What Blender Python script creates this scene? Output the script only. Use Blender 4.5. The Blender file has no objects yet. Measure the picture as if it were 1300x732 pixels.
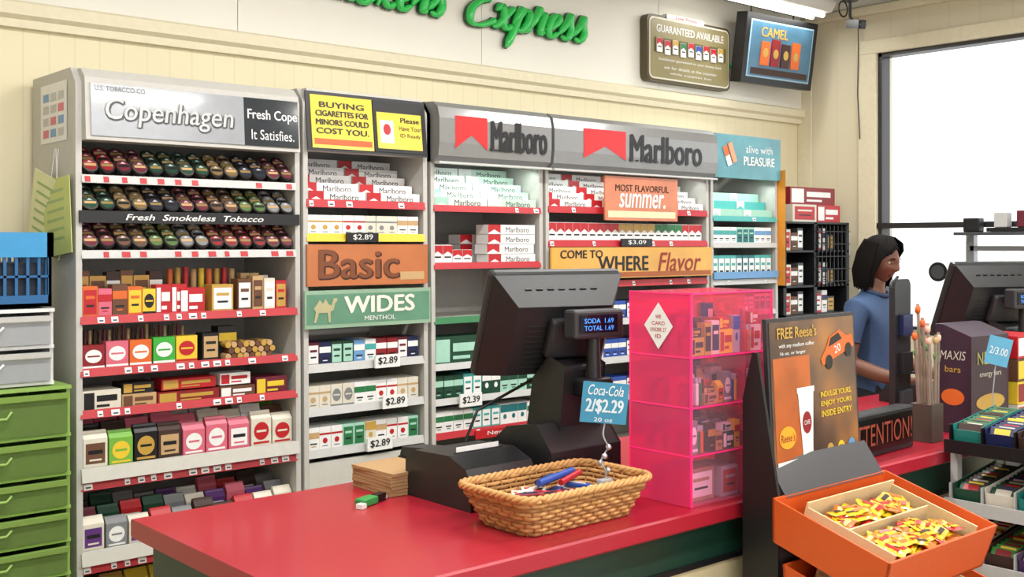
import bpy, bmesh, math, random
from mathutils import Matrix, Vector, Euler, noise
R=random.Random(7)
scene=bpy.context.scene
scene.view_settings.view_transform='Standard'
PI=math.pi
# ------------------------------------------------------------------ materials
def lin(c):
    c=c/255.0
    return c/12.92 if c<=0.04045 else ((c+0.055)/1.055)**2.4
MC={}
def m(rgb,rough=0.5,metal=0.0,emit=0.0,var=0.08,scale=30,clear=0.0,bump=0.0,coat=0.0,spec=0.5):
    key=(rgb,rough,metal,emit,var,scale,clear,bump,coat,spec)
    if key in MC: return MC[key]
    mt=bpy.data.materials.new("mat_%d_%d_%d"%rgb); mt.use_nodes=True
    nt=mt.node_tree; b=nt.nodes['Principled BSDF']; out=nt.nodes['Material Output']
    col=(lin(rgb[0]),lin(rgb[1]),lin(rgb[2]),1)
    tc=nt.nodes.new('ShaderNodeTexCoord'); nz=nt.nodes.new('ShaderNodeTexNoise')
    nz.inputs['Scale'].default_value=scale; nz.inputs['Detail'].default_value=3
    nt.links.new(tc.outputs['Object'],nz.inputs['Vector'])
    mx=nt.nodes.new('ShaderNodeMixRGB')
    mx.inputs[1].default_value=tuple(min(1,c*(1+var)) for c in col[:3])+(1,)
    mx.inputs[2].default_value=tuple(c*(1-var) for c in col[:3])+(1,)
    nt.links.new(nz.outputs[0],mx.inputs[0]); nt.links.new(mx.outputs[0],b.inputs['Base Color'])
    b.inputs['Roughness'].default_value=rough; b.inputs['Metallic'].default_value=metal; b.inputs['Specular IOR Level'].default_value=spec
    if coat: b.inputs['Coat Weight'].default_value=coat; b.inputs['Coat Roughness'].default_value=0.08
    if emit:
        b.inputs['Emission Color'].default_value=col; b.inputs['Emission Strength'].default_value=emit
    if bump:
        bp=nt.nodes.new('ShaderNodeBump'); bp.inputs['Strength'].default_value=bump; bp.inputs['Distance'].default_value=0.01
        nt.links.new(nz.outputs[0],bp.inputs['Height']); nt.links.new(bp.outputs[0],b.inputs['Normal'])
    if clear:
        tr=nt.nodes.new('ShaderNodeBsdfTransparent'); tr.inputs[0].default_value=col
        ms=nt.nodes.new('ShaderNodeMixShader'); ms.inputs[0].default_value=clear
        nt.links.new(b.outputs[0],ms.inputs[1]); nt.links.new(tr.outputs[0],ms.inputs[2]); nt.links.new(ms.outputs[0],out.inputs[0])
    MC[key]=mt
    return mt
def panel_mat(name,rgb,axis,pitch=0.1,rough=0.6,dark=.86):
    mt=bpy.data.materials.new(name); mt.use_nodes=True; nt=mt.node_tree; b=nt.nodes['Principled BSDF']
    tc=nt.nodes.new('ShaderNodeTexCoord'); sp=nt.nodes.new('ShaderNodeSeparateXYZ'); nt.links.new(tc.outputs['Object'],sp.inputs[0])
    def math_(op,a,bv=None):
        n=nt.nodes.new('ShaderNodeMath'); n.operation=op
        nt.links.new(a,n.inputs[0])
        if bv is not None: n.inputs[1].default_value=bv
        return n.outputs[0]
    v=math_('DIVIDE',sp.outputs[axis],pitch); v=math_('FRACT',v); v=math_('SUBTRACT',v,0.5); v=math_('ABSOLUTE',v)
    g=math_('GREATER_THAN',v,0.47)
    nz=nt.nodes.new('ShaderNodeTexNoise'); nz.inputs['Scale'].default_value=2.5; nt.links.new(tc.outputs['Object'],nz.inputs['Vector'])
    c=tuple(lin(x) for x in rgb)
    mx=nt.nodes.new('ShaderNodeMixRGB'); mx.inputs[1].default_value=tuple(x*1.02 for x in c)+(1,); mx.inputs[2].default_value=tuple(x*0.95 for x in c)+(1,)
    nt.links.new(nz.outputs[0],mx.inputs[0])
    mx2=nt.nodes.new('ShaderNodeMixRGB'); mx2.inputs[2].default_value=tuple(x*dark for x in c)+(1,)
    nt.links.new(g,mx2.inputs[0]); nt.links.new(mx.outputs[0],mx2.inputs[1]); nt.links.new(mx2.outputs[0],b.inputs['Base Color'])
    b.inputs['Roughness'].default_value=rough
    return mt
def tile_mat():
    mt=bpy.data.materials.new('floor_tile'); mt.use_nodes=True; nt=mt.node_tree; b=nt.nodes['Principled BSDF']
    tc=nt.nodes.new('ShaderNodeTexCoord'); br=nt.nodes.new('ShaderNodeTexBrick'); br.offset=0
    br.inputs['Scale'].default_value=1.0; br.inputs['Brick Width'].default_value=0.305; br.inputs['Row Height'].default_value=0.305
    br.inputs['Mortar Size'].default_value=0.004
    br.inputs['Color1'].default_value=(.45,.40,.33,1); br.inputs['Color2'].default_value=(.38,.34,.28,1); br.inputs['Mortar'].default_value=(.15,.13,.11,1)
    nt.links.new(tc.outputs['Object'],br.inputs['Vector']); nt.links.new(br.outputs[0],b.inputs['Base Color']); b.inputs['Roughness'].default_value=.3
    return mt
# ------------------------------------------------------------------ mesh builder
TCACHE={}
def textmesh(s,bold=0.0,shear=0.0,ext=0.0,bev=0.0):
    k=(s,bold,shear,ext,bev)
    if k in TCACHE: return TCACHE[k]
    c=bpy.data.curves.new('t','FONT'); c.body=s; c.offset=bold; c.shear=shear; c.extrude=ext; c.bevel_depth=bev; c.resolution_u=3 if not ext else 5
    o=bpy.data.objects.new('t',c); scene.collection.objects.link(o)
    dg=bpy.context.evaluated_depsgraph_get(); me=bpy.data.meshes.new_from_object(o.evaluated_get(dg))
    vs=[v.co.copy() for v in me.vertices]; fs=[tuple(p.vertices) for p in me.polygons]
    bpy.data.objects.remove(o); bpy.data.curves.remove(c); bpy.data.meshes.remove(me)
    TCACHE[k]=(vs,fs); return TCACHE[k]
RX90=Matrix.Rotation(PI/2,4,'X')
def T(x,y,z): return Matrix.Translation((x,y,z))
def RZ(a): return Matrix.Rotation(math.radians(a),4,'Z')
def RXd(a): return Matrix.Rotation(math.radians(a),4,'X')
def RYd(a): return Matrix.Rotation(math.radians(a),4,'Y')
class MB:
    def __init__(s,name): s.name=name; s.v=[]; s.f=[]; s.mi=[]; s.sm=[]; s.mats=[]; s.M=Matrix.Identity(4)
    def add(s,vs,fs,mat,smooth=False):
        if mat not in s.mats: s.mats.append(mat)
        i=s.mats.index(mat); n=len(s.v)
        s.v+= [s.M@Vector(v) for v in vs]
        for f in fs: s.f.append(tuple(n+k for k in f)); s.mi.append(i); s.sm.append(smooth)
    def box(s,x0,x1,y0,y1,z0,z1,mat):
        vs=[(x,y,z) for z in (z0,z1) for y in (y0,y1) for x in (x0,x1)]
        s.add(vs,[(0,2,3,1),(4,5,7,6),(0,1,5,4),(2,6,7,3),(0,4,6,2),(1,3,7,5)],mat)
    def rbox(s,x0,x1,y0,y1,z0,z1,b,mat):
        bm=bmesh.new(); bmesh.ops.create_cube(bm,size=1)
        for v in bm.verts:
            v.co=Vector((x0+(v.co.x+.5)*(x1-x0),y0+(v.co.y+.5)*(y1-y0),z0+(v.co.z+.5)*(z1-z0)))
        bmesh.ops.bevel(bm,geom=bm.edges[:],offset=b,segments=2,affect='EDGES',profile=.5)
        bm.verts.index_update()
        s.add([v.co.copy() for v in bm.verts],[tuple(v.index for v in f.verts) for f in bm.faces],mat); bm.free()
    def prism(s,poly,axis,a0,a1,mat):
        def P(u,v,a):
            return (a,u,v) if axis=='x' else ((u,a,v) if axis=='y' else (u,v,a))
        n=len(poly); vs=[P(u,v,a0) for u,v in poly]+[P(u,v,a1) for u,v in poly]
        fs=[tuple(range(n)),tuple(range(2*n-1,n-1,-1))]+[(i,(i+1)%n,n+(i+1)%n,n+i) for i in range(n)]
        s.add(vs,fs,mat)
    def qy(s,x0,x1,z0,z1,y,mat): s.add([(x0,y,z0),(x1,y,z0),(x1,y,z1),(x0,y,z1)],[(0,1,2,3)],mat)
    def py(s,pts,y,mat): s.add([(a,y,b) for a,b in pts],[tuple(range(len(pts)))],mat)
    def ey(s,cx,cz,rx,rz,y,mat,n=16): s.py([(cx+rx*math.cos(2*PI*i/n),cz+rz*math.sin(2*PI*i/n)) for i in range(n)],y,mat)
    def cyl(s,p0,p1,r0,r1,mat,n=12,caps=True,smooth=True):
        p0=Vector(p0);p1=Vector(p1); d=(p1-p0).normalized(); a=Vector((0,0,1)) if abs(d.z)<.9 else Vector((1,0,0))
        u=d.cross(a).normalized(); w=d.cross(u)
        vs=[p0+(u*math.cos(2*PI*i/n)+w*math.sin(2*PI*i/n))*r0 for i in range(n)]+[p1+(u*math.cos(2*PI*i/n)+w*math.sin(2*PI*i/n))*r1 for i in range(n)]
        s.add(vs,[(i,(i+1)%n,n+(i+1)%n,n+i) for i in range(n)],mat,smooth)
        if caps: s.add(vs,[tuple(range(n))[::-1],tuple(range(n,2*n))],mat)
    def tube(s,pts,rad,mat,n=8,closed=False,caps=True):
        pts=[Vector(p) for p in pts]; k=len(pts); rr=rad if isinstance(rad,(list,tuple)) else [rad]*k
        vs=[]; ref=None
        for i,p in enumerate(pts):
            a=pts[i-1] if (i>0 or closed) else p; b=pts[(i+1)%k] if (i<k-1 or closed) else p
            d=(b-a).normalized()
            if ref is None:
                ref=d.cross(Vector((0,0,1))) if abs(d.z)<.9 else d.cross(Vector((1,0,0)))
            u=(ref-d*ref.dot(d)).normalized(); ref=u; w=d.cross(u)
            vs+=[p+(u*math.cos(2*PI*j/n)+w*math.sin(2*PI*j/n))*rr[i] for j in range(n)]
        fs=[]
        for i in range(k if closed else k-1):
            a=i*n; b=((i+1)%k)*n
            fs+=[(a+j,a+(j+1)%n,b+(j+1)%n,b+j) for j in range(n)]
        s.add(vs,fs,mat,True)
        if caps and not closed: s.add(vs[:n]+vs[-n:],[tuple(range(n))[::-1],tuple(range(n,2*n))],mat)
    def sphere(s,c,r,mat,sub=2):
        bm=bmesh.new(); bmesh.ops.create_icosphere(bm,subdivisions=sub,radius=1); rr=r if isinstance(r,tuple) else (r,r,r)
        bm.verts.index_update()
        s.add([(c[0]+v.co.x*rr[0],c[1]+v.co.y*rr[1],c[2]+v.co.z*rr[2]) for v in bm.verts],[tuple(v.index for v in f.verts) for f in bm.faces],mat,True); bm.free()
    def text(s,t,c,w,h,mat,bold=0.0,shear=0.0,ext=0.0,bev=0.0,Rm=None,heavy=0.0):
        vs,fs=textmesh(t,bold,shear,ext,bev)
        if not vs: return
        xs=[v.x for v in vs]; ys=[v.y for v in vs]
        x0,x1,y0,y1=min(xs),max(xs),min(ys),max(ys)
        sx=w/(x1-x0); sy=(h/(y1-y0)) if h else sx
        M=T(*c)@(Rm if Rm is not None else Matrix.Identity(4))@RX90
        offs=[(0,0,0)]
        if heavy: offs=[(0,0,0),(heavy,0,.0001),(-heavy,0,.0002),(heavy*.5,heavy*.5,.0003),(-heavy*.5,-heavy*.5,.0004)]
        for (ox,oy,oz) in offs:
            s.add([M@Vector(((v.x-(x0+x1)/2)*sx+ox,(v.y-(y0+y1)/2)*sy+oy,v.z*sx+oz)) for v in vs],fs,mat)
    def done(s,parent=None,bevel=0):
        me=bpy.data.meshes.new(s.name); me.from_pydata([tuple(v) for v in s.v],[],s.f)
        for mt in s.mats: me.materials.append(mt)
        me.polygons.foreach_set('material_index',s.mi); me.polygons.foreach_set('use_smooth',s.sm); me.update()
        o=bpy.data.objects.new(s.name,me); scene.collection.objects.link(o)
        if parent: o.parent=parent
        if bevel:
            b=o.modifiers.new('bevel','BEVEL'); b.width=bevel; b.segments=2; b.limit_method='ANGLE'; b.angle_limit=math.radians(40)
        return o
def empty(name,loc=(0,0,0),rz=0):
    e=bpy.data.objects.new(name,None); e.location=loc; e.rotation_euler=(0,0,math.radians(rz)); e.empty_display_size=.05; scene.collection.objects.link(e); return e
# palette
WH=m((226,224,218),.5); OFF=m((212,206,190),.5); CREAM=m((222,214,186),.6); BLK=m((20,20,22),.4); BLK2=m((34,34,37),.45,var=.15)
RED=m((178,28,36),.4); DRED=m((132,22,30),.45); GRN=m((38,112,66),.45); DGRN=m((20,66,46),.45); LGRN=m((112,170,62),.45); TEAL=m((66,160,156),.4); DTEAL=m((30,104,110),.4)
BLU=m((40,76,160),.4); NAVY=m((24,34,76),.4); YEL=m((222,190,50),.45); ORG=m((208,98,36),.45); GOLD=m((186,148,66),.4); TAN=m((186,152,106),.6); BRN=m((98,62,40),.6); DBRN=m((56,34,26),.6)
PNK=m((206,100,120),.4); MAR=m((100,24,42),.45); PUR=m((90,48,116),.4); SIL=m((170,172,176),.35); GRY=m((122,124,126),.5); DGRY=m((66,68,72),.5); LGR=m((188,188,186),.5); MINT=m((160,205,186),.45); SKYB=m((104,150,196),.4)
FRAME=m((184,182,176),.45); SHELF=m((194,192,184),.5); BACKP=m((164,162,156),.6); TAG=m((228,228,226),.5); RAIL=m((176,32,42),.4)
# ------------------------------------------------------------------ room shell
XW=6.62; YW=4.5; ZC=3.18
wallB=panel_mat('cream_beadboard_x',(230,220,186),0,dark=.9); wallR=panel_mat('cream_beadboard_y',(220,212,186),1,.2,dark=.93)
b=MB('wall_back'); b.box(-2.7,XW+.18,YW,YW+.15,0,ZC,wallB); b.done()
b=MB('wall_panel_upper'); up=m((234,231,220),.5,var=.03,scale=3)
x=-2.6
for w in (1.7,1.6,1.6,1.4,1.4,1.52):
    b.box(x+.002,min(x+w-.002,XW),YW-.03,YW-.001,2.54,ZC-.001,up); x+=w
b.done()
b=MB('trim_1'); b.prism([(YW-.001,2.44),(YW-.03,2.44),(YW-.035,2.47),(YW-.06,2.485),(YW-.065,2.53),(YW-.05,2.54),(YW-.001,2.54)],'x',-2.6,XW-.001,m((228,219,190),.5)); b.done()
b=MB('wall_right'); y0,y1,z0,z1=0.3,3.89,1.02,2.86
b.box(XW,XW+.18,-3,y0,0,ZC,wallR); b.box(XW,XW+.18,y1,YW,0,ZC,wallR); b.box(XW,XW+.18,y0,y1,0,z0,wallR); b.box(XW,XW+.18,y0,y1,z1,ZC,wallR); b.done()
b=MB('trim_2')
b.box(XW-.03,XW-.001,y1,y1+.13,0.0,z1+.02,CREAM); b.box(XW-.035,XW-.001,y0-.1,y1+.14,z1,z1+.09,CREAM); b.box(XW-.02,XW-.001,y1+.5,YW-.001,0,ZC-.001,CREAM)
b.done(bevel=.004)
b=MB('trim_3'); b.box(XW-.05,XW-.001,-2.9,YW-.07,ZC-.06,ZC-.001,CREAM); b.done(bevel=.01)
b=MB('wall_left'); b.box(-2.85,-2.7,-3,YW+.15,0,ZC,wallR); b.done()
b=MB('wall_front'); 
b.box(-2.7,XW,-3.15,-3,0,.5,wallB); b.box(-2.7,XW,-3.15,-3,2.8,ZC,wallB)
for x in (-2.7,-.4,1.9,4.2,XW-.12): b.box(x,x+.12,-3.15,-3,.5,2.8,wallB)
b.done()
b=MB('floor'); b.box(-2.85,XW+.18,-3.15,YW+.15,-.1,0,tile_mat()); b.done()
b=MB('ceiling'); b.box(-2.85,XW+.18,-3.15,YW+.15,ZC,ZC+.1,m((196,196,192),.8,var=.04,scale=8)); b.done()
# window in right wall
b=MB('window_1'); fr=m((45,44,42),.4)
b.box(XW+.04,XW+.1,y0,y0+.05,z0,z1,fr); b.box(XW+.0,XW+.1,y1-.028,y1-.001,z0,z1,fr)
b.box(XW+.0,XW+.1,y0,y1-.001,z1-.025,z1-.001,fr); b.box(XW+.0,XW+.1,y0,y1-.001,z0+.001,z0+.05,fr)
b.box(XW-.02,XW+.1,y0,y1-.001,1.705,1.74,fr)
al=m((150,152,155),.35,metal=.4)
for yy in (3.28,2.7,2.1,1.4): b.box(XW+.03,XW+.08,yy-.025,yy+.025,z0+.05,1.70,al)
b.box(XW+.03,XW+.08,1.4,3.28,1.56,1.59,al)
GL_=m((250,252,252),.05,clear=.97)
b.box(XW+.06,XW+.065,y0+.05,y1-.05,z0+.05,1.70,GL_); b.box(XW+.06,XW+.065,y0+.05,y1-.05,1.75,z1-.05,GL_)
b.cyl((XW+.056,3.5,1.425),(XW+.05,3.5,1.425),.062,.062,BLK,20); b.cyl((XW+.049,3.5,1.425),(XW+.046,3.5,1.425),.045,.045,DGRY,20)
b.done()
# outside
b=MB('parking_lot_ground'); b.box(XW+.5,90,-50,60,-.25,-.15,m((215,215,213),.9,scale=2)); b.done()
b=MB('hedge_row')
for i in range(40):
    yy=-14+i*1.3; b.sphere((70,yy+R.uniform(-.3,.3),.5),(1.1,1.0,R.uniform(1.0,1.7)),m((228,233,228),.9,var=.08,scale=3),2)  # near-white foliage colour: outdoor haze and glare painted into the material
b.done()
# ------------------------------------------------------------------ product helpers
E=.0008
def pack(b,x,y,z,w,h,d,body,acc,st):
    b.box(x,x+w,y,y+d,z,z+h,body); yy=y-E
    if st=='chev':
        b.py([(x,z+h*.98),(x+w,z+h*.98),(x+w,z+h*.5),(x+w/2,z+h*.68),(x,z+h*.5)][::-1],yy,acc); b.qy(x+w*.15,x+w*.85,z+h*.34,z+h*.42,yy,BLK)
        b.add([(x,y,z+h+E),(x+w,y,z+h+E),(x+w,y+d,z+h+E),(x,y+d,z+h+E)],[(0,1,2,3)],acc)
    elif st=='oval':
        b.ey(x+w/2,z+h*.55,w*.38,h*.27,yy,acc); b.qy(x+w*.22,x+w*.78,z+h*.52,z+h*.58,yy-E,body); b.qy(x,x+w,z+h*.08,z+h*.16,yy,acc)
    elif st=='band':
        b.qy(x,x+w,z+h*.55,z+h*.8,yy,acc); b.qy(x+w*.2,x+w*.8,z+h*.3,z+h*.36,yy,BLK); b.qy(x+w*.3,x+w*.7,z+h*.2,z+h*.24,yy,acc)
    elif st=='thin':
        b.qy(x,x+w,z+h*.66,z+h*.74,yy,acc); b.ey(x+w/2,z+h*.42,w*.22,h*.12,yy,acc,10); b.qy(x+w*.25,x+w*.75,z+h*.18,z+h*.22,yy,GRY)
    elif st=='top':
        b.qy(x,x+w,z+h*.62,z+h*.98,yy,acc); b.ey(x+w/2,z+h*.42,w*.2,h*.12,yy,acc,10)
    elif st=='lab':
        b.qy(x+w*.08,x+w*.92,z+h*.12,z+h*.88,yy,acc); b.qy(x+w*.2,x+w*.8,z+h*.6,z+h*.7,yy-E,body); b.qy(x+w*.25,x+w*.75,z+h*.35,z+h*.42,yy-E,BLK)
    elif st=='wide':
        b.qy(x+w*.03,x+w*.3,z+h*.1,z+h*.9,yy,acc); b.qy(x+w*.36,x+w*.9,z+h*.45,z+h*.75,yy,acc); b.qy(x+w*.36,x+w*.7,z+h*.18,z+h*.3,yy,acc)
def fill(b,x0,x1,y,z,items,gap=.002,jit=.004):
    x=x0;i=0
    while True:
        it=items[i%len(items)]; w,h,d,body,acc,st,rep=it
        for k in range(rep):
            if x+w>x1: return
            dy=R.uniform(0,jit) if jit else 0
            pack(b,x,y+dy,z,w,h,d,body,acc,st); x+=w+gap
        i+=1
def pouch(b,x,y,z,w,h,d,body,acc,st='oval'):
    b.prism([(y,z+.01),(y+.004,z),(y+d,z),(y+d,z+h*.6),(y+d*.62,z+h*.95),(y+d*.6,z+h),(y+d*.35,z+h),(y+d*.3,z+h*.94),(y,z+h*.8)],'x',x,x+w,body)
    yy=y-E
    if st=='oval': b.ey(x+w/2,z+h*.45,w*.38,h*.25,yy,acc); b.qy(x+w*.25,x+w*.75,z+h*.42,z+h*.48,yy-E,body); b.qy(x+w*.1,x+w*.9,z+h*.1,z+h*.16,yy,acc)
    else: b.qy(x+w*.1,x+w*.9,z+h*.15,z+h*.68,yy,acc); b.qy(x+w*.2,x+w*.8,z+h*.4,z+h*.5,yy-E,BLK); b.qy(x+w*.25,x+w*.75,z+h*.22,z+h*.27,yy-E,body)
def rail(b,x0,x1,y,z,col,h=.026,tags=TAG,every=.07,p=.7):
    b.prism([(y-.012,z-h/2),(y,z-h/2),(y,z+h/2),(y-.004,z+h/2)],'x',x0,x1,col)
    if tags:
        x=x0+.01
        while x+.03<x1:
            if R.random()<p:
                ww=R.choice((.02,.026,.032))
                b.add([(x,y-.0128,z-h*.38),(x+ww,y-.0128,z-h*.38),(x+ww,y-.0072,z+h*.3),(x,y-.0072,z+h*.3)],[(0,1,2,3)],tags)
                if tags is TAG: b.add([(x+ww*.2,y-.0131,z-h*.2),(x+ww*.8,y-.0131,z-h*.2),(x+ww*.8,y-.0115,z-h*.02),(x+ww*.2,y-.0115,z-h*.02)],[(0,1,2,3)],DGRY)
            x+=every
def carcass(b,x0,x1,top=2.25,yf=4.0,lowpanel=0):
    yb=YW-.045
    for xx in (x0,x1-.022): 
        b.prism([(yf-.02,0),(yb,0),(yb,top),(yf+.05,top),(yf,top-.06)],'x',xx,xx+.022,FRAME)
    b.box(x0+.022,x1-.022,yb-.02,yb,0,top,BACKP); b.box(x0+.022,x1-.022,yf+.05,yb-.02,top-.02,top,FRAME)
    b.box(x0+.022,x1-.022,yf,yb-.02,0,.1,FRAME)
    if lowpanel: b.box(x0+.022,x1-.022,yf-.015,yf+.01,.1,lowpanel,SHELF)
def canopy(o,x0,x1,p):
    l=bpy.data.lights.new('canopy_light','AREA'); l.shape='RECTANGLE'; l.size=x1-x0-.1; l.size_y=.05; l.energy=p; l.color=(.88,1,.96)
    lo=bpy.data.objects.new('canopy_light',l); lo.location=((x0+x1)/2,YF+.03,1.96); lo.rotation_euler=(math.radians(12),0,0); scene.collection.objects.link(lo); lo.parent=o
YF=4.0
# ---------------- rack 1 (smokeless)
X0,X1=1.424,2.336
b=MB('tobacco_display_rack'); carcass(b,X0,X1,2.24)
S1=[1.837,1.70,1.564,1.332,1.143,.993,.734,.434,.15]
for i,z in enumerate(S1):
    b.box(X0+.022,X1-.022,YF,YW-.066,z-.008,z,SHELF)
    if i==1:
        b.prism([(YF-.02,z-.022),(YF,z-.022),(YF,z+.022),(YF-.02,z+.022)],'x',X0+.01,X1-.01,BLK)
        b.text('Fresh  Smokeless  Tobacco',((X0+X1)/2,YF-.021,z),.56,.022,TAG,shear=.25,heavy=.0008)
    elif i in (0,2): rail(b,X0+.02,X1-.02,YF,z,LGR,.03,RED,.068,.8); 
    else: rail(b,X0+.015,X1-.015,YF-.003,z-.005,RAIL,.03,TAG,.05,.6)
    if i>=6:
        b.prism([(YF-.03,z+.012),(YF,z+.012),(YF,z+.06),(YF-.02,z+.06)],'x',X0+.015,X1-.015,SHELF); b.box(X0+.022,X1-.022,YF,YW-.066,z+.04,z+.048,SHELF)
b.prism([(YF-.045,1.975),(YF+.05,1.975),(YF+.05,2.235),(YF+.01,2.235),(YF-.03,2.2)],'x',X0+.022,X1-.022,FRAME)
Mh=T(0,YF-.0462,1.975)@RXd(-3.8); b.M=Mh
b.box(X0+.04,X0+.64,-.004,0,.015,.205,m((148,151,156),.25,metal=.2,coat=.5)); b.box(X0+.64,X1-.03,-.004,0,.015,.205,m((26,34,42),.15,coat=1.))
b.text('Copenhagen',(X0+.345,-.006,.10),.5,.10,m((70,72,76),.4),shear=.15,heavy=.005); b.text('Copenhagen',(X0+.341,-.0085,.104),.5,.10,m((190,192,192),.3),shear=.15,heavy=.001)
b.text('U.S. TOBACCO CO.',(X0+.15,-.006,.188),.19,.018,DGRY)
b.text('Fresh Cope',(X0+.765,-.006,.135),.22,.05,TAG,heavy=.0008); b.text('It Satisfies.',(X0+.765,-.006,.06),.19,.04,TAG)
b.M=Matrix.Identity(4)
b.add([(X0-.002,4.08,1.98),(X0-.002,4.36,1.98),(X0-.002,4.36,2.2),(X0-.002,4.08,2.2)],[(0,1,2,3)],TAG)
for i in range(4):
    for j in range(3): b.add([(X0-.003,4.11+.08*j,2.0+.045*i),(X0-.003,4.17+.08*j,2.0+.045*i),(X0-.003,4.17+.08*j,2.03+.045*i),(X0-.003,4.11+.08*j,2.03+.045*i)],[(0,1,2,3)],[LGR,SKYB,PNK,LGR][(i+j)%4])
b.done(bevel=0)
b=MB('snuff_cans'); lid=[m((28,26,26),.35),m((56,50,48),.3,metal=.5),m((104,102,98),.3,metal=.6)]
lab=[DRED,MAR,m((24,60,44),.4),DGRN,m((120,98,60),.4),m((30,34,50),.4),MAR,BRN,m((80,110,56),.4),GRY,DRED]
for ri,z in enumerate((1.837,1.70,1.564)):
    n=14; dx=(X1-X0-.05)/n
    for k in range(n):
        cx=X0+.025+dx*(k+.5)
        fam=lab[(k//2+ri*3)%len(lab)]
        for lay in range(3):
            cy=YF+.026+lay*.036; cz=z+.038+lay*.024
            d=Vector((0,-.80,.60)); c=Vector((cx,cy,cz)); r=.0305
            b.cyl(c,c+d*.02,r,r,lid[(k+ri)%2],18); b.cyl(c+d*.02,c+d*.0225,r*.97,r*.9,lid[2 if (k%3==0) else 0],18)
            b.cyl(c+d*.0226,c+d*.0232,r*.80,r*.80,fam,18); 
            u=Vector((1,0,0)); w=Vector((0,.60,.80)); o=c+d*.0238
            b.add([o-u*r*.7-w*r*.18,o+u*r*.7-w*r*.18,o+u*r*.7+w*r*.2,o-u*r*.7+w*r*.2],[(0,1,2,3)],[TAN,m((140,118,70),.4),BLK][(k+lay)%3])
            b.add([o-u*r*.35+w*r*.35,o+u*r*.35+w*r*.35,o+w*r*.65],[(0,1,2)],LGR)
        b.box(cx-.025,cx+.025,YF+.015,YF+.1,z+.0005,z+.012,lid[0])
b.done()
b=MB('cigar_packs'); z=S1[3]+.001; y=YF+.01
fill(b,X0+.03,X0+.46,y,z,[(.055,.115,.05,ORG,RED,'lab',1),(.05,.105,.05,PNK,RED,'band',1),(.055,.12,.05,BRN,ORG,'band',1),(.055,.11,.05,ORG,YEL,'lab',1),(.05,.10,.05,YEL,BLK,'oval',1),(.06,.115,.05,RED,TAG,'wide',2)])
fill(b,X0+.03,X0+.40,y+.07,z,[(.05,.17,.05,BRN,GOLD,'lab',1),(.06,.15,.05,GOLD,BRN,'lab',1),(.05,.165,.04,DBRN,TAG,'band',1)])
pack(b,X0+.40,y,z,.10,.10,.08,RED,TAG,'wide'); pack(b,X0+.53,y,z,.09,.11,.07,GOLD,TAG,'lab'); pack(b,X0+.64,y,z,.06,.13,.06,BRN,TAG,'lab')
for i in range(9):
    b.cyl((X0+.41+i*.033,y+.12,z),(X0+.41+i*.033,y+.12,z+.17+R.uniform(-.01,.01)),.012,.012,[ORG,GOLD,RED,TAN,YEL][i%5],8)
for i in range(3): pack(b,X0+.71+i*.052,y+.01,z,.048,.14-.01*i,.05,[TAN,OFF,RED][i],[BRN,TAG,GOLD][i],'lab')
fill(b,X0+.70,X0+.86,y+.09,z,[(.04,.15,.04,TAN,BRN,'band',2),(.04,.14,.04,OFF,RED,'band',1)])
z=S1[4]+.001
fill(b,X0+.03,X0+.47,y,z,[(.08,.09,.05,DRED,TAG,'oval',1),(.083,.10,.05,PNK,TAG,'oval',1),(.083,.10,.05,ORG,TAG,'oval',1),(.085,.105,.05,m((60,165,60),.4),TAG,'oval',1),(.085,.105,.05,YEL,RED,'oval',1)],gap=.006)
for i in range(24): b.cyl((X0+.035+i*.018,y+.09,z),(X0+.035+i*.018,y+.09,z+.14+R.uniform(-.006,.012)),.007,.006,[DBRN,BRN,MAR,TAN][i%4],6)
pack(b,X0+.50,y+.02,z,.07,.11,.06,BLK,TAN,'lab'); pack(b,X0+.58,y+.05,z,.08,.13,.06,BLK,YEL,'band')
for r_ in range(3):
    for i in range(8): b.cyl((X0+.60+i*.026+(.013 if r_%2 else 0),y+.001,z+.013+r_*.023),(X0+.60+i*.026+(.013 if r_%2 else 0),y+.11,z+.013+r_*.023),.0125,.0125,[TAN,BRN,GOLD][(i+r_)%3],8)
z=S1[5]+.001
for (xa,w,h,c,a) in ((.03,.14,.075,OFF,BLK),(.175,.13,.05,TAN,BRN),(.31,.25,.045,DRED,GOLD),(.565,.15,.045,BRN,TAG),(.72,.14,.07,MAR,YEL)):
    pack(b,X0+xa,y,z,w,h,.12,c,a,'wide')
for (xa,w,h,c,a) in ((.18,.12,.04,BLK,GOLD),(.33,.22,.04,RED,GOLD),(.57,.13,.045,TAG,RED)):
    pack(b,X0+xa,y+.01,z+.051,w,h,.1,c,a,'wide')
b.done()
b=MB('tobacco_pouches'); z=S1[6]+.049
cols=[(OFF,BRN),(LGRN,YEL),(BLK,GOLD),(DBRN,TAN),(PNK,TAG),(PNK,TAG),(PNK,TAG),(OFF,RED),(OFF,RED),(TAG,RED),(BRN,ORG)]
for lay in range(3):
    x=X0+.03
    for i in range(9):
        c=cols[(i+lay*2)%len(cols)] if lay else cols[i]
        pouch(b,x+R.uniform(0,.006),YF+.012+lay*.075,z,.088,.14+lay*.022+R.uniform(-.012,.01),.05,c[0],c[1],'oval' if i%3 else 'lab'); x+=.095
z=S1[7]+.049
for lay in range(3):
    x=X0+.03
    for i in range(10):
        c=R.choice([(DBRN,OFF),(MAR,YEL),(PUR,TAG),(OFF,PUR),(GRY,TAG),(PNK,MAR),(DGRN,TAG),(TAG,BLK),(RED,TAG)])
        pouch(b,x,YF+.012+lay*.075,z,.078,.12+lay*.025+R.uniform(-.02,.01),.05,c[0],c[1],'oval' if i%2 else 'lab'); x+=.086
z=S1[8]+.049
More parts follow.
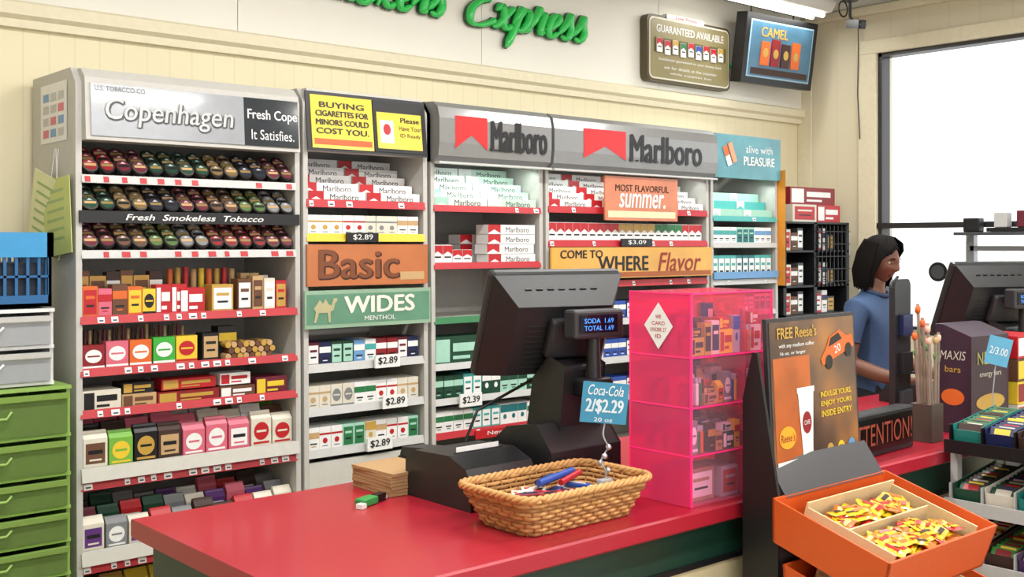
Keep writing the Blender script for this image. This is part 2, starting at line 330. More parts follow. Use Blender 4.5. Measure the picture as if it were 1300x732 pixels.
for lay in range(2):
    x=X0+.03
    for i in range(9):
        c=R.choice([(YEL,BLK),(BLK,YEL),(DTEAL,TAG),(NAVY,TAG),(GOLD,RED)])
        pouch(b,x,YF+.012+lay*.075,z,.085,.14+lay*.03,.05,c[0],c[1],'lab'); x+=.095
b.done()
# ---------------- cartons helper
def carton(b,x,y,z,w,h,d,body,acc,txt=True):
    b.box(x,x+w,y,y+d,z,z+h,body); yy=y-E
    b.py([(x,z+h),(x+w*.26,z+h),(x+w*.26,z+h*.1),(x+w*.13,z+h*.5),(x,z+h*.1)][::-1],yy,acc)
    b.add([(x,y+d*.55,z+h+2*E),(x+w,y+d*.55,z+h+2*E),(x+w,y+d,z+h+2*E),(x,y+d,z+h+2*E)],[(0,1,2,3)],acc)
    if txt: b.text('Marlboro',(x+w*.62,yy,z+h*.48),w*.5,h*.55,BLK)
def cartontray(b,x0,x1,z,y,n,rows,cols,dz=.043,dy=.055):
    w=(x1-x0)/n
    for i in range(rows):
        for k in range(n):
            body,acc=cols[k%len(cols)][i%len(cols[k%len(cols)])]
            carton(b,x0+k*w+.003,y+i*dy,z+i*dz,w-.006,.046,dy+.02 if i<rows-1 else .09,body,acc)
            if i: b.box(x0+k*w+.01,x0+(k+1)*w-.01,y+i*dy+.02,y+i*dy+.07,z,z+i*dz-.001,WH)
# ---------------- rack 2
X0,X1=2.352,2.99
b=MB('cigarette_display_rack'); carcass(b,X0,X1,2.25,lowpanel=.69)
for z,c in ((1.777,RAIL),(1.634,YEL),(1.088,LGR),(.906,LGR),(.732,LGR)):
    b.box(X0+.022,X1-.022,YF,YW-.066,z-.008,z,SHELF); rail(b,X0+.015,X1-.015,YF,z-.005,c,.034,TAG if c is RAIL else None,.09,.3)
b.box(X0+.2,X0+.36,YF-.025,YF-.013,1.61,1.65,BLK); b.text('$2.89',(X0+.28,YF-.026,1.63),.1,.025,TAG)
b.prism([(YF-.02,1.99),(YF+.05,1.99),(YF+.05,2.25),(YF+.01,2.25)],'x',X0+.022,X1-.022,FRAME)
b.M=T(0,YF-.0215,1.99)@RXd(-6.5)
b.box(X0+.01,X1-.015,-.006,0,.0,.25,BLK2)
b.box(X0+.03,X0+.335,-.01,0,.01,.235,m((218,196,56),.3,coat=.5)); b.box(X0+.34,X1-.03,-.01,0,.01,.235,BLK); b.box(X0+.355,X1-.045,-.013,-.0102,.025,.185,m((220,198,60),.3,coat=.5))
for i,t in enumerate(('BUYING','CIGARETTES FOR','MINORS COULD','COST YOU.')): b.text(t,(X0+.182,-.0115,.195-.037*i),.1+.02*min(len(t),8),.024,BLK,heavy=.0015)
b.qy(X0+.04,X0+.325,.025,.05,-.0112,m((220,90,40),.4))
b.text('Please',(X0+.53,-.0145,.155),.1,.022,BLK,heavy=.001); b.text('Have Your',(X0+.53,-.0145,.12),.12,.022,BLK); b.text('ID Ready',(X0+.53,-.0145,.085),.11,.022,BLK); b.box(X0+.37,X0+.44,-.0145,-.0135,.05,.15,TAG); b.ey(X0+.405,.11,.02,.025,-.015,RED)
b.M=Matrix.Identity(4)
bs=m((180,106,62),.3,var=.3,scale=5,coat=.4)
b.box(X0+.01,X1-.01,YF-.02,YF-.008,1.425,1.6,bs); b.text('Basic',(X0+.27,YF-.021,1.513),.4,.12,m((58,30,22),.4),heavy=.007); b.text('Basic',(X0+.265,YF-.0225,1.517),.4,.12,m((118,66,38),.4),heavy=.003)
b.qy(X1-.16,X1-.03,1.445,1.48,YF-.021,TAN)
b.box(X0-.01,X1-.005,YF-.035,YF-.022,1.25,1.408,m((140,170,144),.35,var=.15,scale=6,coat=.3)); b.box(X0-.002,X1-.013,YF-.036,YF-.0352,1.266,1.392,m((92,138,112),.35,var=.3,scale=9))
b.text('WIDES',(X0+.36,YF-.038,1.345),.36,.07,m((222,222,208),.4),heavy=.004); b.text('MENTHOL',(X0+.36,YF-.038,1.285),.16,.02,TAG)
cm=[(0,0),(.01,.045),(.0,.06),(.015,.075),(.03,.095),(.045,.078),(.06,.098),(.075,.075),(.09,.07),(.1,.1),(.12,.1),(.118,.088),(.108,.08),(.1,.05),(.085,.045),(.085,0),(.075,0),(.07,.04),(.025,.04),(.012,0)]
b.py([(X0+.03+a*.95,1.275+c) for a,c in cm],YF-.038,m((176,170,130),.4))
for xx,zz in ((X0+.38,.92),(X0+.34,1.1),(X0+.3,.745)):
    b.box(xx,xx+.13,YF-.03,YF-.02,zz-.035,zz+.02,TAG); b.text('$2.89',(xx+.065,YF-.031,zz-.006),.1,.034,BLK,heavy=.001)
b.done()
bp=MB('cigarette_packs'); bc=MB('cigarette_cartons')
mr=[[(TAG,RED)],[(TAG,RED)]]
cartontray(bc,X0+.03,X1-.03,1.7785,YF+.01,2,5,mr,dz=.038,dy=.058)
fill(bp,X0+.03,X1-.03,YF+.01,1.6355,[(.055,.088,.12,TAG,GOLD,'thin',3),(.055,.088,.12,TAG,RED,'thin',2),(.055,.088,.12,OFF,GRY,'thin',3),(.055,.088,.12,TAG,TAN,'band',2)])
fill(bp,X0+.03,X1-.03,YF+.01,1.089,[(.055,.1,.12,MAR,TAG,'lab',1),(.055,.1,.12,NAVY,TAG,'band',1),(.055,.1,.12,DGRN,MINT,'lab',2),(.055,.1,.12,SKYB,TAG,'band',1),(.055,.1,.12,TAG,TEAL,'band',1),(.055,.1,.12,DRED,TAG,'band',2)])
fill(bp,X0+.03,X1-.03,YF+.01,.907,[(.055,.1,.12,OFF,TAN,'thin',2),(.055,.1,.12,OFF,GRY,'oval',2),(.055,.1,.12,TAG,GRN,'band',2),(.055,.1,.12,TAG,RED,'thin',2)])
fill(bp,X0+.03,X1-.03,YF+.01,.733,[(.055,.1,.12,TAG,TAN,'band',1),(.055,.1,.12,TAG,RED,'thin',2),(.055,.1,.12,MINT,GRN,'lab',2),(.055,.1,.12,OFF,GOLD,'top',1)])
# ---------------- large brand header
GH=m((132,132,131),.3,metal=.2,coat=.4)
def mheader(b,x0,x1,tx0,tx1,cx0,cx1):
    b.prism([(YF+.06,1.975),(YF-.03,1.975),(YF-.06,2.0),(YF-.068,2.06),(YF-.068,2.17),(YF-.055,2.22),(YF-.02,2.245),(YF+.06,2.25)],'x',x0,x1,GH)
    yy=YF-.0695
    b.py([(cx0,2.185),(cx1,2.185),(cx1,2.035),((cx0+cx1)/2,2.10),(cx0,2.035)][::-1],yy,m((205,36,40),.35)); 
    # condensed slab lettering: font core with serif feet
    b.text('Marlboro',((tx0+tx1)/2,yy-.001,2.105),tx1-tx0-.01,.14,BLK,heavy=.006)
    W_=tx1-tx0
    for f in (.015,.09,.165,.235,.355,.455,.525): b.qy(tx0+W_*f-.012,tx0+W_*f+.014,2.036,2.044,yy-.0012,BLK)
    b.box(x0,x1,YF-.069,YF-.03,1.965,1.974,LGR)
# ---------------- rack 3
X0,X1=3.01,3.70
b=MB('cigarette_display_rack'); carcass(b,X0,X1,2.25)
for z,c in ((1.77,RAIL),(1.507,RAIL),(1.257,GRN),(1.045,LGR),(.885,LGR),(.73,RAIL),(.45,LGR),(.2,LGR)):
    b.box(X0+.022,X1-.022,YF,YW-.066,z-.008,z,SHELF); rail(b,X0+.015,X1-.015,YF,z-.005,c,.03,TAG if c is RAIL else None,.12,.3)
mheader(b,X0,X1,X0+.30,X1-.03,X0+.09,X0+.28)
for xx,zz in ((X0+.15,1.05),):
    b.box(xx,xx+.13,YF-.03,YF-.02,zz-.2,zz-.14,TAG); b.text('$2.39',(xx+.065,YF-.031,zz-.17),.1,.034,BLK,heavy=.001)
b.box(X0+.25,X1-.03,YF-.02,YF-.013,.69,.73,RED); b.text('Newport',(X0+.42,YF-.022,.71),.2,.025,TAG)
o=b.done(); canopy(o,X0,X1,1.3)
ml=[[(m((214,222,214),.4),MINT)],[(m((190,216,200),.4),TAG)]]
cartontray(bc,X0+.03,X1-.03,1.7715,YF+.01,2,5,ml,dz=.038,dy=.056)
for r_ in range(4):
    carton(bc,X0+.34+R.uniform(0,.02),YF+.01,1.508+r_*.047,.3,.045,.09,TAG,RED,True)
for r_ in range(3): carton(bc,X0+.30,YF+.16,1.508+r_*.047,.28,.045,.09,TAG,RED,False)
for i in range(4): pack(bc,X0+.03+i*.058,YF+.02,1.508,.055,.088-.02*(i>1),.1,TAG,RED,'chev')
for r_ in range(2): carton(bc,X0+.04,YF+.16,1.508+r_*.047,.2,.045,.09,TAG,RED,False)
for k in range(2): pack(bc,X0+.03+k*.31,YF+.01,1.046,.3,.13,.1,DGRN,MINT,'wide')
fill(bp,X0+.03,X1-.03,YF+.01,.886,[(.055,.11,.12,DGRN,MINT,'band',3),(.055,.11,.12,TEAL,TAG,'lab',2),(.055,.11,.12,DGRN,TAG,'top',2),(.055,.11,.12,MINT,DGRN,'band',3)])
fill(bp,X0+.03,X1-.03,YF+.01,.731,[(.055,.1,.12,TAG,GRN,'band',4),(.055,.1,.12,TEAL,TAG,'lab',3),(.055,.1,.12,TAG,DTEAL,'top',3)])
fill(bp,X0+.03,X1-.03,YF+.01,.451,[(.055,.1,.12,TAG,GRN,'band',4),(.055,.1,.12,TEAL,TAG,'lab',3)])
# ---------------- rack 4
X0,X1=3.72,4.99
b=MB('cigarette_display_rack'); carcass(b,X0,X1,2.25)
for z,c in ((1.78,RAIL),(1.61,RAIL),(1.40,RAIL),(1.2,LGR),(1.0,LGR),(.8,LGR),(.5,LGR)):
    b.box(X0+.022,X1-.022,YF,YW-.066,z-.008,z,SHELF); rail(b,X0+.015,X1-.015,YF,z-.005,c,.034,TAG,.15,.3)
mheader(b,X0,X1,X0+.54,X0+1.13,X0+.20,X0+.51)
os_=m((196,116,78),.35,var=.35,scale=6,coat=.3)
b.box(X0+.38,X0+.95,YF-.045,YF-.035,1.725,1.955,os_); b.text('MOST FLAVORFUL',(X0+.665,YF-.0462,1.895),.42,.035,DBRN,heavy=.001); b.text('summer.',(X0+.665,YF-.0462,1.83),.36,.075,TAG,shear=.2,heavy=.002)
b.qy(X0+.4,X0+.93,1.74,1.775,YF-.0462,m((226,206,168),.4))
b.box(X0+.01,X1-.01,YF-.035,YF-.022,1.425,1.585,m((214,160,72),.35,var=.3,scale=5,coat=.3))
b.text('COME TO',(X0+.22,YF-.0365,1.55),.3,.04,BLK,heavy=.002); b.text('WHERE',(X0+.53,YF-.0365,1.50),.38,.075,BLK,heavy=.003); b.text('Flavor',(X0+.98,YF-.0365,1.505),.36,.1,m((140,42,25),.4),shear=.25,heavy=.002); b.qy(X0+.02,X1-.02,1.43,1.455,YF-.0362,m((160,86,40),.4))
b.box(X0+.52,X0+.76,YF-.03,YF-.02,1.59,1.63,BLK); b.text('$3.09',(X0+.64,YF-.031,1.61),.14,.025,TAG)
o=b.done(); canopy(o,X0,X1,1.6)
cartontray(bc,X0+.03,X1-.03,1.7815,YF+.01,4,5,mr,dz=.036,dy=.056)
fill(bp,X0+.03,X1-.03,YF+.01,1.611,[(.055,.1,.12,TAG,RED,'chev',9),(.055,.1,.12,TAG,GOLD,'chev',5),(.055,.1,.12,TAG,GRN,'chev',4)])
for z in (1.201,1.001,.801): fill(bp,X0+.03,X1-.03,YF+.01,z,[(.055,.1,.12,TAG,GOLD,'chev',4),(.055,.1,.12,TAG,RED,'chev',3),(.055,.1,.12,BLU,TAG,'band',3),(.055,.1,.12,NAVY,TAG,'lab',3)])
# ---------------- rack 5
X0,X1=5.01,5.65
b=MB('cigarette_display_rack'); carcass(b,X0,X1,2.25)
for z,c in ((1.755,TEAL),(1.60,LGR),(1.385,LGR),(1.2,LGR),(1.0,LGR),(.7,LGR)):
    b.box(X0+.022,X1-.022,YF,YW-.066,z-.008,z,SHELF); rail(b,X0+.015,X1-.015,YF,z-.005,c,.03,TAG,.12,.3)
b.box(X0+.005,X1-.005,YF-.03,YF-.002,1.985,2.235,m((70,138,148),.3,var=.5,scale=7,coat=.5))
b.M=T(X0+.13,YF-.032,2.12)@RYd(-25); b.box(-.04,.0,-.004,0,-.06,.06,TAG); b.box(.012,.05,-.004,0,-.06,.06,m((235,150,110),.4)); b.box(-.04,0,-.0045,-.004,.0,.06,ORG); b.M=Matrix.Identity(4)
b.text('alive with',(X0+.42,YF-.032,2.16),.26,.045,TAG); b.text('PLEASURE',(X0+.42,YF-.032,2.09),.3,.05,TAG,heavy=.002)
b.box(X0+.01,X1-.01,YF-.02,YF-.013,1.40,1.44,SKYB)
b.add([(X1+.004,YF-.06,1.35),(X1+.004,YF+.06,1.35),(X1+.004,YF+.06,2.05),(X1+.004,YF-.06,2.05)],[(0,1,2,3)],m((216,138,40),.4))
o=b.done(); canopy(o,X0,X1,.9)
for r_ in range(3):
    for k in range(2): carton(bc,X0+.03+k*.29,YF+.01+r_*.05,1.756+r_*.05,.285,.05,.08,TEAL if r_%2 else MINT,TAG,False)
fill(bp,X0+.03,X1-.03,YF+.01,1.601,[(.055,.1,.12,TAG,TEAL,'band',4),(.055,.1,.12,MINT,DTEAL,'lab',3),(.055,.1,.12,TAG,SKYB,'band',3)])
fill(bp,X0+.03,X1-.03,YF+.01,1.386,[(.055,.15,.12,TEAL,TAG,'lab',4),(.055,.15,.12,DTEAL,TAG,'lab',3)])
fill(bp,X0+.03,X1-.03,YF+.01,1.201,[(.055,.1,.12,TAG,DTEAL,'lab',4),(.055,.1,.12,DTEAL,TAG,'lab',3)])
bp.done(); bc.done()
# ---------------- dark shelf at the corner
b=MB('storage_shelf')
for xx in (5.72,6.05,6.42): b.box(xx,xx+.03,4.0,4.4,0,1.74,BLK)
for z in (.1,.5,.9,1.15,1.33,1.55,1.73): b.box(5.72,6.45,4.0,4.4,z,z+.012,BLK)
for k in range(8): b.box(6.08+.045*k,6.085+.045*k,3.99,4.0,1.33,1.72,BLK)
for k in range(5): b.box(6.06,6.45,3.99,4.0,1.36+.08*k,1.365+.08*k,BLK)
b.done()
b=MB('merchandise_boxes')
pack(b,5.86,4.03,1.7425,.26,.11,.25,OFF,RED,'lab'); pack(b,6.13,4.03,1.7425,.26,.11,.25,RED,TAG,'wide'); pack(b,5.86,4.05,1.8535,.5,.11,.22,DRED,TAG,'wide')
for z in (1.163,.913,1.343,1.563):
    fill(b,5.76,6.04,4.03,z+.0005,[(.08,.13,.2,OFF,RED,'lab',1),(.07,.11,.2,BRN,TAG,'band',1),(.06,.14,.2,DGRY,TAG,'lab',1)])
    fill(b,6.09,6.40,4.03,z+.0005,[(.09,.12,.2,RED,TAG,'lab',1),(.06,.14,.2,TAG,NAVY,'band',1),(.08,.1,.2,DGRY,GOLD,'lab',1)])
b.done()
b=MB('paper_note'); b.M=T(XW-.03,4.2,1.62); b.box(-.004,0,-.12,.1,-.1,.06,TAG); b.done()
# ---------------- wall lettering: brush-script strokes
def cr(pts,k=7):
    P=[Vector((p[0],p[1])) for p in pts]; P=[P[0]*2-P[1]]+P+[P[-1]*2-P[-2]]; out=[]
    for i in range(1,len(P)-2):
        for j in range(k):
            t=j/k; a,b_,c,d=P[i-1],P[i],P[i+1],P[i+2]
            out.append(.5*((2*b_)+(c-a)*t+(2*a-5*b_+4*c-d)*t*t+(3*b_-a-3*c+d)*t**3))
    out.append(P[-2]); return out
GL={
'E':([[(1.45,1.6),(1.35,1.9),(.95,2.0),(.6,1.8),(.55,1.4),(.85,1.15),(1.05,1.15)],[(1.0,1.12),(.5,1.0),(.15,.6),(.25,.1),(.7,-.02),(1.25,.15),(1.5,.35)]],1.45),
'x':([[(-.05,.75),(.2,1.0),(.38,.7),(.5,.2),(.75,0),(1.0,.2)],[(.95,.95),(.75,.85),(.25,.15),(0,.02)]],1.0),
'p':([[(0,.25),(.28,1.0),(.22,.6),(.1,-.1),(-.05,-.8)],[(.18,.5),(.45,.95),(.75,.85),(.75,.4),(.5,.03),(.18,.1)],[(.5,.03),(.8,.08),(1.0,.25)]],.98),
'r':([[(0,.25),(.22,.95),(.25,1.15),(.35,.92),(.62,.95),(.55,.5),(.6,.08),(.85,.15)]],.82),
'e':([[(0,.25),(.4,.45),(.66,.78),(.5,1.0),(.24,.78),(.18,.3),(.42,0),(.85,.22)]],.82),
's':([[(0,.2),(.3,.7),(.42,1.12),(.5,.8),(.66,.35),(.5,.02),(.15,.1)],[(.5,.02),(.82,.2)]],.8),
'S':([[(1.4,1.6),(1.25,1.95),(.8,2.0),(.5,1.65),(.7,1.25),(1.0,.85),(.95,.3),(.5,0),(0,.2)]],1.3),
'm':([[(0,.3),(.22,1.0),(.2,.5),(.12,0)],[(.17,.4),(.42,1.0),(.5,.8),(.45,0)],[(.47,.4),(.75,1.0),(.84,.7),(.8,.1),(1.1,.2)]],1.08),
'o':([[(.5,1.0),(.15,.75),(.12,.2),(.4,0),(.75,.35),(.7,.85),(.5,1.0),(.65,.75),(1.0,.8)]],.95),
'k':([[(.1,.3),(.5,1.5),(.45,2.0),(.25,1.6),(.1,0)],[(.15,.45),(.5,.98),(.65,.75),(.25,.5),(.6,.02),(.95,.2)]],.9),
}
b=MB('wall_lettering_sign'); gl=m((42,196,84),.35,coat=.4); gd=m((16,78,40),.4)
def script(word,x0,z0,u,v):
    x=0
    for ch in word:
        st,adv=GL[ch]
        for s_ in st:
            c=cr(s_); n=len(c)
            P=[(x0+(x+p.x+.3*p.y)*u,z0+p.y*v) for p in c]
            rr_=[]
            for i in range(n):
                a=c[max(i-1,0)]; q=c[min(i+1,n-1)]; d=(q-a); w=abs(d.y)/(d.length+1e-6); e_=min(1,(min(i,n-1-i)+1.5)/4); rr_.append((.0095+.0145*w)*e_)
            b.tube([(px,YW-.052,pz) for px,pz in P],[r+.004 for r in rr_],gd,8); b.tube([(px,YW-.066,pz) for px,pz in P],rr_,gl,8)
        x+=adv
    return x
script('Smokers',2.60,2.755,.122,.118); script('Express',3.56,2.745,.130,.122); b.done()
# ---------------- guaranteed sign
def rrect(x0,x1,z0,z1,r,n=5):
    pts=[]
    for cx,cz,a0 in ((x1-r,z0+r,-90),(x1-r,z1-r,0),(x0+r,z1-r,90),(x0+r,z0+r,180)):
        for i in range(n+1):
            a=math.radians(a0+90*i/n); pts.append((cx+r*math.cos(a),cz+r*math.sin(a)))
    return pts
b=MB('tobacco_advert_sign'); 
b.prism(rrect(4.93,5.72,2.58,2.98,.04),'y',YW-.09,YW-.035,m((84,74,48),.4)); b.prism(rrect(4.945,5.705,2.595,2.965,.035),'y',YW-.094,YW-.09,m((226,222,205),.4)); b.prism(rrect(4.955,5.695,2.605,2.955,.03),'y',YW-.097,YW-.094,m((140,130,92),.35,var=.2,scale=5))
b.text('GUARANTEED AVAILABLE',(5.325,YW-.0985,2.90),.64,.045,TAG,heavy=.001); b.qy(4.98,5.67,2.755,2.845,YW-.098,m((96,88,60),.4))
for i in range(9): pack(b,5.0+i*.073,YW-.106,2.755-(.01 if i%2 else 0),.05,.085,.006,TAG,[RED,RED,GOLD,GRN,RED,BLU,RED,RED,GOLD][i],'chev')
b.text('Satisfaction guaranteed or your money back',(5.325,YW-.0985,2.715),.6,.02,TAG); b.text('ask for details at the counter',(5.325,YW-.0985,2.67),.5,.018,TAG); b.text('while supplies last',(5.325,YW-.0985,2.635),.4,.016,TAG); b.box(5.1,5.45,YW-.098,YW-.06,2.965,2.995,TAG); b.text('Low Prices',(5.28,YW-.1,2.98),.2,.02,RED)
b.done()
b=MB('neon_bracket_arm'); b.tube([(5.722,YW-.06,2.72),(5.76,YW-.075,2.76),(5.82,YW-.075,2.78),(5.90,YW-.05,2.76)],.013,m((60,190,110),.4),8); b.done()
b=MB('framed_advert_display'); b.M=T(6.03,4.26,2.85)@RZ(-4)@RXd(8)
b.box(-.35,.35,-.02,.07,-.22,.22,BLK); b.box(-.31,.31,-.024,-.02,-.18,.18,m((150,185,205),.3)); b.box(-.30,.30,-.026,-.024,-.17,.17,m((70,110,135),.3,var=.4,scale=8))
b.text('CAMEL',(-.08,-.028,.11),.26,.06,GOLD,heavy=.002)
for i,c in enumerate((ORG,DRED,m((60,25,20),.4),ORG)): b.box(-.2+i*.1,-.12+i*.1,-.035,-.026,-.1,.05+(i%2)*.02,c); b.ey(-.16+i*.1,-.02,.025,.03,-.036,GOLD)
b.qy(-.28,.28,-.16,-.12,-.028,DBRN); b.M=Matrix.Identity(4)
for xx in (5.8,6.26): b.cyl((xx,4.3,3.05),(xx,4.3,ZC-.001),.006,.006,DGRY,6)
b.done()
# security camera
b=MB('security_camera'); b.cyl((6.3,3.9,ZC-.001),(6.3,3.9,ZC-.02),.05,.05,DGRY,16); b.tube([(6.3,3.9,ZC-.02),(6.3,3.9,3.06),(6.27,3.86,3.02)],.01,DGRY,8)
b.M=T(6.27,3.85,3.0)@RZ(-30)@RXd(12); b.box(-.025,.025,-.1,.06,-.025,.03,BLK); b.cyl((0,-.1,0),(0,-.115,0),.02,.02,DGRY,12); b.M=Matrix.Identity(4)
pts=[]
for i in range(15): a=i/14*2*PI*1.2; pts.append((6.22+.05*math.cos(a),3.9,3.1+.05*math.sin(a)))
b.tube(pts,.005,BLK,6); b.done()
b=MB('hanging_cable'); b.tube([(XW-.03,4.02,ZC-.07),(XW-.04,4.01,2.9),(XW-.035,4.02,2.6),(XW-.04,4.0,2.3)],.004,DGRY,6); b.done()
# ---------------- ceiling lights
def fixture(x0,x1,yc,power,hw=.12):
    b=MB('fluorescent_ceiling_light'); b.prism([(yc-hw,ZC-.02),(yc-hw*.7,ZC-.07),(yc+hw*.7,ZC-.07),(yc+hw,ZC-.02),(yc+hw,ZC-.001),(yc-hw,ZC-.001)],'x',x0,x1,WH)
    em=m((255,250,238),.5,emit=4.0)
    for dy in (-.04,.04): b.cyl((x0+.03,yc+dy,ZC-.085),(x1-.03,yc+dy,ZC-.085),.016,.016,em,10)
    o=b.done()
    l=bpy.data.lights.new('tube_light','AREA'); l.shape='RECTANGLE'; l.size=x1-x0-.06; l.size_y=.16; l.energy=power; l.color=(1,.985,.955)
    lo=bpy.data.objects.new('tube_light',l); lo.location=((x0+x1)/2,yc,ZC-.11); scene.collection.objects.link(lo); lo.parent=o
fixture(5.1,6.3,4.12,6)
for (x0,yc,p) in ((.3,2.75,37),(2.3,2.75,37),(4.3,2.75,33),(.3,.6,44),(2.3,.6,44),(4.3,.6,40),(0.3,-1.5,32),(3.0,-1.5,32)): fixture(x0,x0+1.25,yc,p)
# ---------------- counter
b=MB('checkout_counter'); CT=.92
rt=m((164,28,46),.32,var=.06,scale=80,coat=.12)
b.prism([(1.80,CT-.04),(1.805,CT-.045),(2.675,CT-.045),(2.68,CT-.04),(2.68,CT-.005),(2.675,CT),(1.805,CT),(1.80,CT-.005)],'x',1.09,5.3,rt)
b.box(1.13,5.26,1.84,2.64,.1,CT-.0455,m((24,56,44),.35)); b.box(1.12,5.27,1.835,2.645,0.02,.765,m((200,186,148),.5)); b.box(1.15,5.2,1.87,2.6,0,.03,BLK)
b.box(1.12,5.27,1.83,1.84,.762,.775,BLK)
b.done()
# ---------------- drawers and crate at left
b=MB('blue_storage_crate'); cb=m((26,88,140),.4); cx0,cx1,cy0,cy1=.86,1.315,3.92,4.25; z0=1.386
b.box(cx0,cx1,cy0,cy1,z0,z0+.012,cb)
cbl=m((50,138,190),.4)
for (xa,xb,ya,yb) in ((cx0,cx1,cy0,cy0+.012),(cx0,cx1,cy1-.012,cy1),(cx0,cx0+.012,cy0,cy1),(cx1-.012,cx1,cy0,cy1)):
    b.box(xa,xb,ya,yb,z0,z0+.04,cb); b.box(xa-.005,xb+.005,ya-.005,yb+.005,z0+.17,z0+.255,cbl)
    n=int(max(xb-xa,yb-ya)/.035)
    for i in range(n+1):
        if xb-xa>yb-ya: xx=xa+(xb-xa-.01)*i/n; b.box(xx,xx+.01,ya,yb,z0+.04,z0+.17,cb)
        else: yy=ya+(yb-ya-.01)*i/n; b.box(xa,xb,yy,yy+.01,z0+.04,z0+.17,cb)
    b.box(xa,xb,ya,yb,z0+.1,z0+.108,cb)
b.box(cx0+.02,cx1-.02,cy0+.02,cy1-.02,z0+.013,z0+.15,m((24,34,48),.6))
b.done()
def drawers(name,x0,x1,y0,y1,z0,hs,fc,dc,cont):
    b=MB(name); z=z0
    for h in hs:
        b.box(x0,x1,y0+.01,y1,z,z+.012,fc); b.box(x0,x0+.012,y0+.02,y1,z,z+h,fc); b.box(x1-.012,x1,y0+.02,y1,z,z+h,fc)
        b.box(x0+.015,x1-.015,y0,y0+.006,z+.014,z+h-.012,dc); b.box(x0+.015,x1-.015,y0+.006,y1-.02,z+.014,z+.018,dc)
        b.prism([(y0-.012,z+h-.03),(y0,z+h-.036),(y0,z+h-.012),(y0-.018,z+h-.012)],'x',x0+.015,x1-.015,fc)
        b.tube([((x0+x1)/2-.06,y0-.002,z+h*.62),((x0+x1)/2-.04,y0-.016,z+h*.5),((x0+x1)/2+.04,y0-.016,z+h*.5),((x0+x1)/2+.06,y0-.002,z+h*.62)],.005,fc,6)
        for k in range(7):
            c=R.choice(cont); xx=x0+.03+k*(x1-x0-.1)/6.5; b.box(xx,xx+.05,y0+.012,y0+.15,z+.02,z+.02+(h-.05)*R.uniform(.3,.9),c)
        z+=h
    b.box(x0,x1,y0+.005,y1,z,z+.012,fc); b.box(x0,x1,y1-.008,y1,z0,z,fc)
    b.done()
drawers('plastic_drawer_unit',.86,1.32,3.90,4.28,1.118,[.125,.125],m((210,210,208),.35),m((200,203,205),.3,clear=.5),[WH,DGRY,TAN,GRY])
drawers('plastic_drawer_unit',.85,1.37,3.88,4.30,.001,[.31,.145,.115,.115,.115,.135,.165],m((136,170,84),.35),m((160,190,110),.3,clear=.7),[WH,DGRN,GRY,DGRN,LGR,WH])
b=MB('hanging_booklet'); pg=m((204,208,136),.5)
for k,(a,c) in enumerate(((10,pg),(-6,m((190,198,116),.5)),(20,m((215,215,165),.5)))):
    b.M=T(1.41-.007*k,4.13,1.93)@RXd(a)@RZ(5*k)
    b.box(-.003,0,-.08-.02*k,.12,-.37,-.09,c); b.tube([(-.002,0,.02),(-.002,.0,-.09)],.0015,TAG,5)
    for i in range(6): b.box(-.0036,-.003,-.05,.09,-.14-.035*i,-.13-.035*i,m((150,172,110),.5))
b.M=Matrix.Identity(4); b.done()
